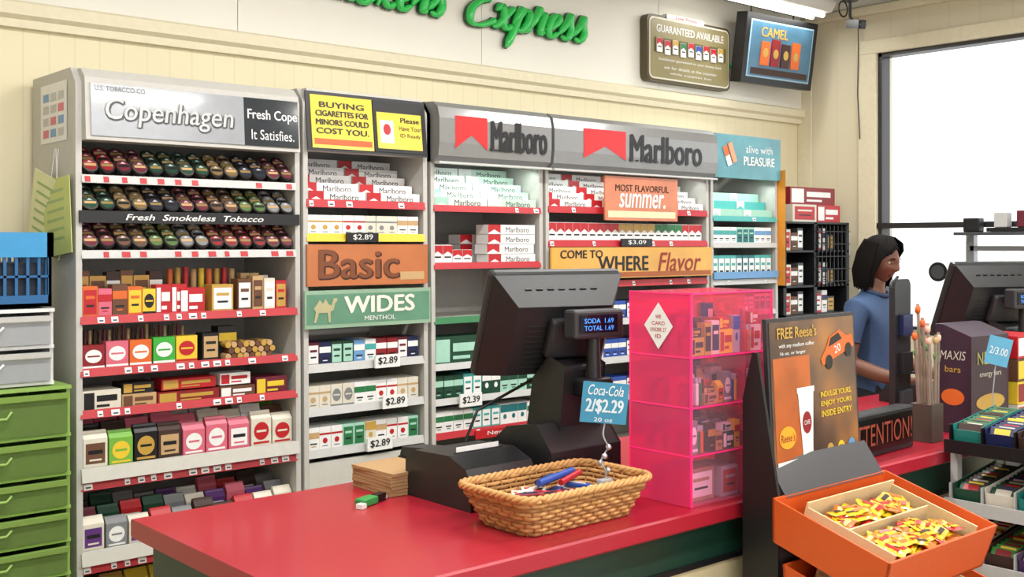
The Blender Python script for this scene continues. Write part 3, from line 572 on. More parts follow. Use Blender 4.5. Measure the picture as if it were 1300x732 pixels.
# ---------------- cash register
def register(loc,rz,main=True):
    e=empty('cash_register',loc,rz)
    PL=m((30,30,32),.38,var=.1); PL2=m((44,44,47),.45,var=.1)
    b=MB('base'); b.rbox(-.12,.19,-.14,.17,0,.05,.008,PL)
    b.prism([(-.12,.05),(.15,.05),(.15,.10),(.06,.17),(-.06,.19),(-.12,.12)],'x',-.10,.17,PL)
    for k in range(8): b.box(-.08+.03*k,-.07+.03*k,-.122,-.118,.06,.11,BLK)
    b.done(e,bevel=.006)
    b=MB('column'); b.prism([(-.07,.15),(.05,.13),(.02,.30),(-.04,.36),(-.09,.34)],'x',-.03,.13,PL); b.done(e,bevel=.01)
    b=MB('monitor'); b.M=T(.035,.02,.445)@RZ(-14)@RXd(23)
    b.rbox(-.21,.21,.015,.055,-.16,.16,.012,PL); b.box(-.165,.165,.0555,.057,-.12,.12,m((40,60,90),.1))
    a=[(-.205,-.155),(.205,-.155),(.205,.155),(-.205,.155)]; c=[(-.15,-.12),(.15,-.12),(.15,.09),(-.15,.09)]
    vs=[(x,.015,z) for x,z in a]+[(x,-.055,z) for x,z in c]
    b.add(vs,[(0,1,5,4),(1,2,6,5),(2,3,7,6),(3,0,4,7),(4,5,6,7)],PL)
    for k in range(9): b.box(-.11,.11,-.058,-.0545,-.1+.008*k*2,-.096+.008*k*2,BLK)
    for k in range(7): b.box(-.12+.035*k,-.10+.035*k,-.02,-.0,.118,.128,BLK)
    b.M=b.M@T(.03,-.055,-.0); b.rbox(-.08,.08,-.03,.0,-.06,.06,.01,PL2)
    b.done(e,bevel=.003)
    b=MB('customer_display'); b.M=T(.06,-.13,.46)@RZ(-8)
    b.rbox(-.085,.085,-.02,.035,-.04,.04,.008,PL2); b.box(-.07,.06,-.0225,-.02,-.022,.026,m((8,14,30),.1)); b.text('SODA  1.69',(-.005,-.0235,.010),.10,.013,m((70,150,255),.4,emit=1.0)); b.text('TOTAL 1.69',(-.005,-.0235,-.010),.10,.013,m((70,150,255),.4,emit=1.0))
    b.cyl((0,.01,-.04),(0,.01,-.16),.018,.022,PL,12); b.rbox(-.05,.05,-.02,.06,-.2,-.15,.008,PL); b.done(e)
    b=MB('keyboard'); b.prism([(.18,0),(.42,0),(.42,.035),(.40,.05),(.20,.095),(.18,.08)],'x',-.15,.2,PL)
    b.M=T(0,.2,.095)@Matrix.Rotation(-math.atan2(.045,.2),4,'X')
    for i in range(6):
        for j in range(9): b.box(-.13+.036*j,-.13+.036*j+.029,.012+.03*i,.012+.03*i+.024,0.0,.008,[DGRY,PL2,LGR][(0 if j<6 else (1 if i else 2))])
    b.M=Matrix.Identity(4); b.done(e)
    if main:
        b=MB('receipt_printer'); b.M=T(-.36,-.10,0)
        b.prism([(0,0),(.28,0),(.28,.10),(.24,.125),(.09,.13),(.02,.105),(0,.07)],'x',0,.225,PL)
        b.box(.03,.195,.10,.106,.128,.1325,BLK); b.box(.04,.185,.108,.11,.12,.145,TAG); b.box(.01,.02,-.001,.0,.03,.05,m((60,200,80),.4,emit=1)); b.box(0.01,.215,-.001,0,.055,.058,BLK)
        b.done(e,bevel=.01)
        b=MB('side_unit'); b.rbox(-.235,-.155,.19,.40,0,.06,.008,PL); b.prism([(.2,.06),(.39,.06),(.38,.085),(.22,.10)],'x',-.23,-.16,PL2); b.done(e)
        b=MB('cables'); b.tube([(-.12,.15,.06),(-.16,.17,.12),(-.10,.19,.2),(-.02,.12,.26),(0,.05,.3)],.005,BLK,6); b.tube([(.17,.1,.03),(.22,.14,.01),(.26,.2,.008),(.3,.36,.008)],.004,BLK,6); b.done(e)
    return e
register((2.12,2.27,CT+.001),0)
register((4.45,2.12,CT+.001),-8,False)
b=MB('paper_bag_stack')
for i in range(7):
    b.M=T(1.79,2.53,CT+.001+.009*i)@RZ(R.uniform(-3,3)); b.box(-.085,.075,-.09,.10,0,.008,m((168,134,92),.8,var=.12))
b.done()
b=MB('key_set'); b.M=T(1.63,2.42,CT+.001)@RZ(20)
b.rbox(-.05,.01,-.015,.02,0,.02,.004,m((50,140,70),.4)); b.box(.012,.05,-.01,.012,0,.02,BLK); b.box(.02,.06,.02,.028,0,.003,SIL); b.box(-.07,-.05,-.02,.0,0,.012,WH)
pts=[(.05+.02*math.cos(i*PI/6),.01+.02*math.sin(i*PI/6),.006) for i in range(12)]; b.tube(pts,.0015,SIL,5,closed=True); b.done()
# ---------------- basket
b=MB('wicker_basket'); WK=m((200,150,90),.6,var=.3,scale=60); WK2=m((164,116,66),.6,var=.3,scale=60)
def rr(t,hx,hy,r):
    per=[(hx-r)*2,PI/2*r,(hy-r)*2,PI/2*r]*2; tot=sum(per); s=t*tot
    segs=[((-hx+r,-hy),(1,0)),((hx-r,-hy+r),-90),((hx,-hy+r),(0,1)),((hx-r,hy-r),0),((hx-r,hy),(-1,0)),((-hx+r,hy-r),90),((-hx,hy-r),(0,-1)),((-hx+r,-hy+r),180)]
    for L,(c,d) in zip(per,segs):
        if s<=L+1e-9:
            if isinstance(d,tuple):
                nx,ny={(1,0):(0,-1),(0,1):(1,0),(-1,0):(0,1),(0,-1):(-1,0)}[d]; return (c[0]+d[0]*s,c[1]+d[1]*s,nx,ny)
            a=math.radians(d)+s/r; return (c[0]+r*math.cos(a),c[1]+r*math.sin(a),math.cos(a),math.sin(a))
        s-=L
    return (-hx+r,-hy,0,-1)
BC=(1.885,1.985)
NS=52; H=.085
for L in range(9):
    f=L/8; z=CT+.006+H*f; hx=.175+.04*f; hy=.095+.035*f
    pts=[]
    for i in range(NS*2):
        px,py,nx,ny=rr(i/(NS*2),hx,hy,.04)
        o=.0035*(1 if ((i//2)+L)%2 else -1) if i%2==0 else 0
        pts.append((BC[0]+px+nx*o,BC[1]+py+ny*o,z))
    b.tube(pts,.0052,WK if L%3 else WK2,6,closed=True)
for i in range(NS):
    p0=rr(i/NS,.175,.095,.04); p1=rr(i/NS,.215,.13,.04); b.cyl((BC[0]+p0[0],BC[1]+p0[1],CT+.002),(BC[0]+p1[0],BC[1]+p1[1],CT+H+.008),.003,.003,WK2,6)
for k in range(3):
    pts=[]
    for i in range(NS*3):
        px,py,nx,ny=rr(i/(NS*3),.218,.133,.045); a=i*.9+k*2.1; pts.append((BC[0]+px+nx*.005*math.cos(a),BC[1]+py+ny*.005*math.cos(a),CT+H+.012+.005*math.sin(a)))
    b.tube(pts,.0055,WK,6,closed=True)
b.box(BC[0]-.165,BC[0]+.165,BC[1]-.085,BC[1]+.085,CT+.001,CT+.012,WK2)
b.done()
b=MB('pens_and_lighters')
for i in range(80):
    b.M=T(BC[0]+R.uniform(-.12,.10),BC[1]+R.uniform(-.05,.055),CT+.03+R.uniform(0,.045))@RZ(R.uniform(-60,60))@RYd(R.uniform(-8,8))
    c=R.choice([TAG,WH,RED,NAVY,BLK,TAG,SIL,BLU,DRED,OFF]); 
    if i%3==0: b.cyl((-.05,0,0),(.05,0,0),.005,.005,c,8); b.cyl((.05,0,0),(.062,0,0),.004,.001,DGRY,8)
    else: b.rbox(-.035,.035,-.014,.014,-.005,.005,.002,c); b.box(-.02,.02,-.008,.008,.0051,.0056,R.choice([RED,NAVY,TAG,BLK]))
b.M=T(BC[0]+.03,BC[1]+.03,CT+.092)@RZ(12); b.cyl((-.08,0,0),(.07,0,0.008),.009,.009,BLU,10); b.cyl((-.02,-.025,-.005),(.08,-.015,.004),.008,.008,RED,10); b.cyl((-.06,.02,-.005),(.02,.03,.0),.007,.007,NAVY,10)
b.done()
b=MB('price_card_on_clip'); bl=m((48,130,164),.4)
b.M=T(2.035,1.965,1.195)@RZ(-28)@RYd(6)
b.box(-.062,.062,-.001,.001,-.052,.052,bl); b.text('Coca-Cola',(0,-.0018,.032),.095,.026,TAG,shear=.3); b.text('2/$2.29',(.0,-.0018,-.010),.10,.038,m((200,214,220),.5),heavy=.0012)
b.text('20 oz',(0,-.0018,-.043),.05,.01,TAG)
b.M=T(2.04,1.97,0)
pts=[]
for i in range(40):
    f=i/39; pts.append((.012*math.sin(f*14)*(1-abs(2*f-1)),.008*math.cos(f*14)*(1-abs(2*f-1)),CT+.06+f*.17))
b.tube(pts,.002,SIL,6)
for k in range(4): b.sphere((.012*math.cos(k*2),.01*math.sin(k*2),CT+.10+.02*k),.009,m((200,200,205),.2,metal=.7),1)
b.rbox(-.02,.02,-.012,.012,CT+.045,CT+.08,.004,SIL)
b.done()
# ---------------- pink acrylic display
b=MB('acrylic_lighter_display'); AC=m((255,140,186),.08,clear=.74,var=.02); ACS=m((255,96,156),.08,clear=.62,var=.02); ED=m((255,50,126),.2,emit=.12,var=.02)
x0,x1,y0,y1,zt=2.215,2.565,1.83,2.045,1.474; z0=CT+.001; t=.004
b.box(x0,x0+t,y0,y1,z0,zt,ACS); b.box(x1-t,x1,y0,y1,z0,zt,AC); b.box(x0+t,x1-t,y1-t,y1,z0,zt,m((255,160,200),.08,clear=.78,var=.02)); b.box(x0+t,x1-t,y0,y0+t,z0,zt-.0,m((255,230,241),.05,clear=.95,var=.02))
LV=[z0,1.05,1.175,1.305,zt-t]
for z in LV: b.box(x0+t,x1-t,y0+t,y1-t,z,z+t,AC)
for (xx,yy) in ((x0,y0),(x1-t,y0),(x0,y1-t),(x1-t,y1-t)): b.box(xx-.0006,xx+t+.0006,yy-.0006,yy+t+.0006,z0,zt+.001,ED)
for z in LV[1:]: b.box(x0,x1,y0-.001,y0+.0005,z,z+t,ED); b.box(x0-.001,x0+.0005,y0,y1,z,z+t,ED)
b.box(x0+.23,x0+.234,y0+t,y1-t,z0,zt,AC)
b.M=T(x0-.002,1.94,1.385)@Matrix.Rotation(-PI/2,4,'Z')
b.py([(0,-.062),(.05,0),(0,.062),(-.05,0)],0,TAG)
for i,(s,w) in enumerate((('WE',.02),('CARD',.045),('UNDER 27',.055),('ID',.02))): b.text(s,(0,-.001,.024-.017*i),w,.01,RED)
b.M=Matrix.Identity(4)
b.done()
b=MB('lighter_packs')
pal=[(NAVY,YEL),(YEL,RED),(m((176,158,60),.3),BLK),(SIL,BLU),(GRY,TAG),(DGRN,TAG),(TAN,BRN),(BLU,TAG),(OFF,RED),(DBRN,GOLD),(LGR,DGRN),(OFF,NAVY),(GOLD,BLK)]
for li,z in enumerate(LV[:-1]):
    h=(LV[li+1]-z)
    if li==0:
        pack(b,x0+.02,y0+.03,z+t+.0005,.11,.085,.12,m((170,140,110),.6),TAG,'lab'); pack(b,x0+.15,y0+.02,z+t+.0005,.07,.08,.1,SIL,RED,'lab'); pack(b,x0+.245,y0+.02,z+t+.0005,.08,.1,.1,YEL,RED,'lab'); continue
    for lay in range(4):
        x=x0+.01
        while x<x1-.035:
            kind=R.random(); w=R.uniform(.022,.042) if kind<.75 else R.uniform(.045,.06)
            if x<x0+.236 and x+w>x0+.226: x=x0+.237; continue
            if x+w>x1-.006: break
            c=R.choice(pal); hh=(h-.014)*R.uniform(.5,.97)*(.82+.05*lay); yy=y0+.012+lay*.046; zz=z+t+.0005
            if kind<.35: pack(b,x,yy,zz,w,hh,.025,c[0],c[1],R.choice(['lab','oval','band','top']))
            elif kind<.55:
                # disposable lighters on end
                nl=max(1,int(w/.013))
                for q in range(nl):
                    cx=x+.006+q*.0125; cc=R.choice([RED,YEL,BLU,GRN,ORG,BLK,PUR,WH]); b.rbox(cx-.0055,cx+.0055,yy,yy+.022,zz,zz+.058,.003,cc); b.box(cx-.005,cx+.005,yy+.003,yy+.019,zz+.058,zz+.072,SIL)
            elif kind<.75: pouch(b,x,yy,zz,w,hh,.03,c[0],c[1],'lab')
            else:
                pack(b,x,yy,zz,w,hh*.62,.03,c[0],c[1],'wide'); pack(b,x+.003,yy+.004,zz+hh*.63,w*.8,hh*.3,.025,c[1],c[0],'wide')
            x+=w+.002
b.done()
# ---------------- cardboard promo display
e=empty('promotional_display_stand',(0,0,0))
b=MB('poster_board'); b.M=T(2.62,1.72,.93)@RZ(4)@RXd(-3)
DK=m((46,44,48),.5)
b.box(-.235,.235,-.006,.006,-.0,.475,DK)
ps=bpy.data.materials.new('poster_art'); ps.use_nodes=True; nt=ps.node_tree; bs_=nt.nodes['Principled BSDF']; tc=nt.nodes.new('ShaderNodeTexCoord'); nz=nt.nodes.new('ShaderNodeTexNoise'); nz.inputs['Scale'].default_value=4; crr=nt.nodes.new('ShaderNodeValToRGB')
crr.color_ramp.elements[0].position=.3; crr.color_ramp.elements[0].color=(.03,.02,.02,1); crr.color_ramp.elements[1].position=.75; crr.color_ramp.elements[1].color=(.42,.18,.05,1); k=crr.color_ramp.elements.new(.5); k.color=(.12,.07,.045,1)
nt.links.new(tc.outputs['Object'],nz.inputs[0]); nt.links.new(nz.outputs[0],crr.inputs[0]); nt.links.new(crr.outputs[0],bs_.inputs['Base Color']); bs_.inputs['Roughness'].default_value=.25
b.box(-.225,.225,-.008,-.006,.01,.465,ps)
b.box(-.215,-.03,-.009,-.008,.02,.37,m((176,92,44),.3,var=.55,scale=7)); 
b.py([(-.085,.10),(-.035,.10),(-.02,.27),(-.10,.27)],-.0105,TAG); b.qy(-.105,-.015,.27,.285,-.0108,m((230,230,230),.4)); b.ey(-.06,.19,.024,.03,-.0112,DRED); b.text('CAFE',(-.06,-.0118,.19),.03,.012,TAG)
b.M=b.M@T(.12,-.010,.385)@RYd(-14)
b.py([(-.09,-.03),(-.095,-.01),(-.06,.01),(-.03,.035),(.03,.038),(.06,.012),(.095,.005),(.095,-.03)],0,ORG); b.py([(-.045,.01),(-.025,.03),(.02,.032),(.035,.01)],-.0008,BLK); b.ey(-.055,-.03,.02,.02,-.001,BLK); b.ey(.06,-.03,.02,.02,-.001,BLK); b.text('20',(.0,-.001,-.008),.035,.022,TAG)
b.M=T(2.62,1.72,.93)@RZ(4)@RXd(-3)
b.text("FREE Reese's",(-.09,-.0105,.435),.20,.03,GOLD,heavy=.001); b.text('with any medium coffee',(-.095,-.0105,.40),.18,.014,TAG); b.text('16 oz. or larger',(-.115,-.0105,.38),.13,.011,TAG)
for i,s in enumerate(('INDULGE YOURS,','ENJOY YOURS','INSIDE ENTRY')): b.text(s,(.105,-.0105,.255-.026*i),.17,.017,YEL,heavy=.0006)
b.ey(-.16,.16,.042,.03,-.0105,m((225,160,40),.4)); b.text("Reese's",(-.16,-.0112,.16),.07,.022,DRED,shear=.2)
for i in range(3): b.ey(.06+.06*i,.10,.02,.02,-.0105,[GOLD,YEL,SKYB][i]); 
b.text('20',(.12,-.0115,.1),.02,.018,BLK)
b.qy(-.215,-.11,.025,.10,-.012,TAG); b.text('Free',(-.162,-.0125,.075),.06,.018,BLK); b.text('with coupon',(-.162,-.0125,.045),.08,.01,DGRY)
b.done(e)
b=MB('display_column'); 
b.prism([(1.76,.005),(1.76,1.0),(1.735,1.0),(1.70,.93),(1.66,.90),(1.66,.68),(1.60,.66),(1.40,.56),(1.40,.005)],'x',2.36,2.83,DK)
b.prism([(1.77,.60),(1.77,1.2),(1.74,1.32),(1.725,1.32),(1.66,.96),(1.66,.6)],'x',2.35,2.36,BLK)
b.prism([(1.652,.955),(1.70,.955),(1.722,1.035),(1.712,1.04)],'x',2.375,2.84,m((58,56,59),.35))
b.done(e)
OR=m((210,86,28),.45,var=.05)
def tray(z_b,z_f,x0,x1,y0,y1,d,name):
    b=MB(name); t=.006; ang=math.atan2(z_b-z_f,y1-y0); L=math.hypot(z_b-z_f,y1-y0)
    b.M=T(x0,y0,z_f)@Matrix.Rotation(ang,4,'X'); w=x1-x0
    b.box(0,w,0,L,-d,-d+t,OR)
    for (a,c,dd) in (((0,0),(w,0),(0,-1)),((w,0),(w,L),(1,0)),((w,L),(0,L),(0,1)),((0,L),(0,0),(-1,0))):
        fl=.02; o=Vector((dd[0],dd[1],0)); A=Vector((a[0],a[1],-d)); B=Vector((c[0],c[1],-d))
        def out(p): 
            return Vector((p.x+(fl if p.x>w/2 else -fl),p.y+(fl if p.y>L/2 else -fl*.0),0))
        A1=out(A);B1=out(B)
        b.add([A,B,B1,A1,A-o*t,B-o*t,B1-o*t,A1-o*t],[(0,1,2,3),(4,7,6,5),(3,2,6,7),(0,4,5,1),(0,3,7,4),(1,5,6,2)],OR)
    tn=m((216,190,146),.6)
    b.box(.03,w-.02,.02,L-.02,-d+t,-d+t+.02,tn); b.box(.06,w-.02,L-.035,L-.03,-d+t+.02,.0,tn); b.box(.06,.066,.03,L-.035,-d+t+.02,-.012,tn); b.box(.06,w-.02,.025,.031,-d+t+.02,-.035,tn); b.box(w-.026,w-.02,.031,L-.035,-d+t+.02,-.012,tn)
    b.box(.066,w-.026,L*.53,L*.53+.005,-d+t+.02,-.02,tn)
    return b,w,L
b,w,L=tray(.955,.865,2.345,2.84,1.335,1.640,.115,'upper_tray'); Mt=b.M.copy(); b.done(e)
b,w2,L2=tray(.79,.70,2.36,2.85,1.30,1.62,.10,'lower_tray'); b.done(e)
def packet(b,M,w,h,t,c1,c2):
    b.M=M; nx=6; vs=[];fs=[]
    for s in (1,-1):
        for i in range(nx+1):
            for j in range(4):
                u=i/nx; v=j/3; zz=s*t*math.sin(PI*min(max((u-.08)/.84,0),1))*math.sin(PI*v)**.5 if 0<j<3 else 0
                vs.append(((u-.5)*w,(v-.5)*h,zz if zz else 0))
    for s in range(2):
        o=s*(nx+1)*4
        for i in range(nx):
            for j in range(3): fs.append((o+i*4+j,o+(i+1)*4+j,o+(i+1)*4+j+1,o+i*4+j+1))
    b.add(vs,fs,c1,False)
    for s in (1,-1): b.add([(-w*.26,-h*.2,s*t*1.04),(w*.26,-h*.2,s*t*1.04),(w*.26,h*.18,s*t*1.04),(-w*.26,h*.18,s*t*1.04)],[(0,1,2,3)],c2)
b=MB('candy_packets')
Y2=m((226,186,30),.3,coat=.5); R2=m((190,34,28),.3,coat=.5); O2=m((215,112,30),.3)
for i in range(480):
    back=i%2; px=.098+R.random()*(w-.165); py=(.06+R.random()*(L*.53-.09)) if not back else (L*.53+.03+R.random()*(L*.47-.10))
    hmax=.062 if not back else .07
    M=Mt@T(px,py,-.115+.03+R.uniform(.003,hmax))@RZ(R.uniform(-35,35)+ (90 if R.random()<.15 else 0))@RXd(R.uniform(-14,14))@RYd(R.uniform(-10,10))
    packet(b,M,.068,.032,.006,*R.choice([(Y2,R2),(Y2,R2),(R2,Y2),(O2,Y2),(Y2,DBRN),(Y2,O2)]))
b.M=Matrix.Identity(4); b.done()
# ---------------- LED sign
b=MB('led_message_sign'); b.M=T(3.24,1.92,CT+.001)@RZ(3); b.rbox(-.25,.22,-.03,.03,0,.14,.006,BLK); b.box(-.235,.205,-.032,-.03,.02,.125,m((20,14,12),.2)); b.text('ATTENTION!',(-.012,-.034,.072),.42,.07,m((140,62,44),.4,emit=.08)); b.done()
# ---------------- slim dark stand and roses
b=MB('gift_card_stand'); b.M=T(3.78,2.13,CT+.001)@RZ(8)
b.rbox(-.07,.07,-.06,.06,0,.02,.004,BLK); b.prism(rrect(-.075,.075,.02,.55,.03),'y',-.01,.012,BLK2)
for k in range(3): b.box(-.055,.055,-.035,-.01,.06+.14*k,.065+.14*k,BLK); b.box(-.045,.045,-.03,-.012,.066+.14*k,.14+.14*k,[DGRY,BLK2,NAVY][k]); 
b.tube([(-.06,0,.5),(-.075,-.005,.54),(-.05,-.01,.56)],.006,BLK,6); b.done()
b=MB('rose_tubes'); 
b.prism([(3.56,1.89),(3.64,1.89),(3.64,1.97),(3.56,1.97)],'z',CT+.001,CT+.13,m((70,58,50),.5))
for i in range(8):
    px=3.572+(i%4)*.019; py=1.905+(i//4)*.04; h=R.uniform(.34,.50); lean=R.uniform(-.03,.01)
    b.cyl((px,py,CT+.13),(px+lean,py,CT+h),.006,.006,m((215,195,180),.25,clear=.7),8); b.tube([(px,py,CT+.13),(px+lean*.9,py,CT+h-.02)],.0022,m((70,80,50),.5),5); b.sphere((px+lean,py,CT+h-.02),(.011,.011,.018),R.choice([RED,PNK,TAN,m((226,180,160),.5),ORG]),1)
    for k in range(2): b.sphere((px+lean*.7+.008*(-1)**k,py,CT+h*.75+.02*k),(.009,.003,.013),m((80,110,60),.5),1)
b.done()
# ---------------- boxes near second register
b=MB('snack_display_box'); b.M=T(3.94,1.935,CT+.001)@RZ(-3); pv=m((52,32,48),.4,var=.3)
b.prism([(-.07,0),(.07,0),(.07,.39),(.04,.39),(-.07,.35)],'x',-.13,.13,pv); b.text('NEXUS',(.0,-.0715,.27),.18,.045,m((170,162,96),.4),heavy=.001); b.text('energy bars',(0,-.0715,.21),.15,.025,OFF); b.ey(0,.11,.1,.03,-.0715,GOLD)
b.M=b.M@T(-.131,0,0)@Matrix.Rotation(-PI/2,4,'Z'); b.text('MAXIS',(0,-.001,.28),.10,.032,m((190,184,170),.4),shear=.2); b.text('bars',(0,-.001,.23),.06,.022,GOLD); b.ey(0,.13,.045,.03,-.001,ORG); b.done()
b=MB('snack_cartons')
for i,(c,a) in enumerate(((OFF,RED),(YEL,DRED),(BRN,YEL),(RED,TAG))): pack(b,4.10,1.84,CT+.001+i*.085,.22,.083,.16,c,a,'wide')
for i in range(3): pack(b,4.34,1.84,CT+.001+i*.09,.2,.088,.16,[TAN,DGRN,OFF][i],[BRN,YEL,NAVY][i],'lab')
b.done()
b=MB('blue_price_tag'); b.M=T(3.84,1.79,1.225)@RZ(-40)@RYd(14); b.box(-.042,.042,-.001,.001,-.05,.05,m((86,158,190),.4)); b.text('2/3.00',(0,-.002,0),.065,.026,TAG); b.M=Matrix.Identity(4); b.tube([(3.84,1.80,1.18),(3.84,1.81,1.08),(3.84,1.815,CT+.001)],.002,SIL,5); b.done()
# ---------------- candy rack facing left
b=MB('candy_rack'); xs=3.45; WR=m((176,176,174),.4)
for yy in (1.765,1.02): b.box(xs+.02,xs+.05,yy-.012,yy+.012,0,.93,WR); b.box(xs+.40,xs+.43,yy-.012,yy+.012,0,1.0,WR)
b.box(xs+.39,xs+.395,1.02,1.77,.05,1.0,BACKP)
LVR=[(.955,BLK),(.765,WR),(.575,WR),(.38,WR),(.18,WR)]
for z,c in LVR:
    b.prism([(xs-.02,z-.02),(xs+.39,z+.03),(xs+.39,z+.036),(xs-.02,z-.012)],'y',1.01,1.775,c)
    b.box(xs-.028,xs-.018,1.01,1.775,z-.03,z+.012,WR if c is not BLK else BLK)
    for k in range(8):
        yy=1.76-k*.105; b.box(xs-.015,xs+.35,yy,yy+.004,z-.005,z+.06,WR if c is not BLK else BLK)
b.done()
b=MB('candy_bars')
pal=[m((42,96,56),.35),m((70,44,88),.35),NAVY,ORG,DRED,YEL,DBRN,m((30,120,112),.35),OFF,m((56,130,60),.35),NAVY,BLK,DBRN,DGRN]
for li,(z,c) in enumerate(LVR):
    for k in range(7):
        yy=1.656-k*.105; 
        bx=R.choice(pal); 
        b.M=T(xs+.0,yy,z+.0)@RYd(-7)
        b.box(0,.30,.004,.099,.001,.006,bx); b.box(0,.004,.004,.099,.001,.045,bx); b.box(0,.3,.004,.007,.001,.06,bx); b.box(0,.3,.096,.099,.001,.06,bx)
        c1=R.choice(pal); c2=R.choice(pal)
        for r_ in range(9):
            b.M=T(xs,yy,z)@RYd(-7)@T(.012+r_*.03,.052,.012+.0)@RYd(-55 if li==0 else -40)
            b.rbox(-.004,.052,-.042,.042,0,.014,.004,c1 if (r_+k)%5 else c2)
            b.box(.01,.045,-.025,.025,.0142,.0148,R.choice([OFF,YEL,c2,RED,c2]))
b.M=Matrix.Identity(4); b.done()
# ---------------- ledge items by window
b=MB('window_ledge_items')
b.box(XW-.14,XW-.021,2.2,3.3,1.655,1.675,DGRY); b.box(XW-.13,XW-.03,2.25,3.1,1.676,1.70,BLK); 
for (yy,w_,h_,c) in ((3.2,.1,.06,BLK),(3.02,.08,.09,LGR),(2.9,.05,.1,MAR)): b.rbox(XW-.12,XW-.05,yy-w_/2,yy+w_/2,1.7005 if yy<3.1 else 1.6755,1.70+h_,.006,c)
b.done()
# ---------------- woman cashier
e=empty('cashier_woman',(4.80,2.84,0),4)
SKIN=m((110,68,48),.5,var=.06,scale=12); SH=m((52,76,112),.75,var=.12,scale=40); PANT=m((28,28,34),.8); HAIR=m((12,9,8),.75,var=.5,scale=90,bump=.15,spec=.15)
def skinbody():
    me=bpy.data.meshes.new('body'); 
    V=[(0,0,.90),(0,-.005,1.02),(0,-.015,1.16),(0,-.005,1.28),(0,.01,1.355),(0,.0,1.41),(0,-.012,1.46)]
    Rr=[(.165,.115),(.135,.10),(.15,.115),(.15,.10),(.075,.065),(.05,.05),(.052,.055)]
    Ed=[(0,1),(1,2),(2,3),(3,4),(4,5),(5,6)]
    for s in (1,-1):
        n=len(V); V+=[(s*.165,.005,1.30),(s*.205,.015,1.17),(s*.225,.02,1.05),(s*.20,-.12,1.0),(s*.165,-.25,.975),(s*.16,-.29,.972)]
        Rr+=[(.068,.062),(.052,.052),(.043,.043),(.038,.038),(.027,.024),(.03,.016)]
        Ed+=[(3,n),(n,n+1),(n+1,n+2),(n+2,n+3),(n+3,n+4),(n+4,n+5)]
        n=len(V); V+=[(s*.09,0,.80),(s*.095,-.01,.64),(s*.10,-.015,.46),(s*.10,.01,.27),(s*.10,.02,.09),(s*.105,-.05,.045),(s*.11,-.14,.035)]
        Rr+=[(.10,.1),(.085,.085),(.062,.062),(.055,.06),(.042,.042),(.045,.04),(.04,.03)]
        Ed+=[(0,n)]+[(n+i,n+i+1) for i in range(6)]
    me.from_pydata(V,Ed,[]); o=bpy.data.objects.new('body',me); scene.collection.objects.link(o)
    sk=o.modifiers.new('s','SKIN'); sk.use_smooth_shade=True; sv=me.skin_vertices[0].data
    for i,r in enumerate(Rr): sv[i].radius=r; sv[i].use_root=(i==0)
    o.modifiers.new('ss','SUBSURF').levels=2; o.modifiers['ss'].render_levels=2
    dg=bpy.context.evaluated_depsgraph_get(); m2=bpy.data.meshes.new_from_object(o.evaluated_get(dg)); bpy.data.objects.remove(o)
    for mt in (SH,SKIN,PANT,BLK): m2.materials.append(mt)
    for p in m2.polygons:
        c=p.center; k=0; ax=abs(c.x); p.use_smooth=True
        if c.z>1.375+.25*c.y: k=1
        elif (ax>.15 and c.z<1.15 and c.z>.93) or (c.y<-.12 and c.z>.9): k=1
        elif c.z<.09: k=3
        elif c.z<.93: k=2
        p.material_index=k
    o=bpy.data.objects.new('body',m2); scene.collection.objects.link(o); o.parent=e
skinbody()
b=MB('shirt_trim')
pts=[]
for i in range(20):
    a=2*PI*i/20; pts.append((.066*math.cos(a),-.002+.062*math.sin(a),1.378+.022*math.sin(a)))
b.tube(pts,.011,m((40,58,90),.7),8,closed=True)
for s in (1,-1):
    pts=[(s*(.222+.052*math.cos(a)),.018+.052*math.sin(a),1.145+.008*math.cos(a)) for a in [2*PI*i/14 for i in range(14)]]
    b.tube(pts,.006,m((40,58,90),.7),6,closed=True)
for k in range(3): b.sphere((0,-.108-.006*k,1.31-.05*k),.006,TAG,1)
b.box(.05,.10,-.128,-.122,1.24,1.262,TAG); b.done(e)
b=MB('hands')
for s in (1,-1):
    b.sphere((s*.157,-.325,.966),(.037,.045,.014),SKIN,3)
    for k,(dx,L_) in enumerate(((-.028,.062),(-.010,.073),(.009,.068),(.027,.052))):
        x_=s*.157+dx; pts=[(x_,-.345,.968),(x_+dx*.15,-.365,.975),(x_+dx*.25,-.365-L_*.45,.972),(x_+dx*.3,-.365-L_*.75,.958),(x_+dx*.3,-.365-L_*.9,.942)]
        b.tube(pts,[.0095,.0092,.0085,.0078,.005],SKIN,10)
    tx=-s; pts=[(s*.157+tx*.02,-.30,.962),(s*.157+tx*.045,-.32,.958),(s*.157+tx*.056,-.345,.952),(s*.157+tx*.056,-.365,.944)]
    b.tube(pts,[.013,.011,.0095,.006],SKIN,10)
b.done(e)
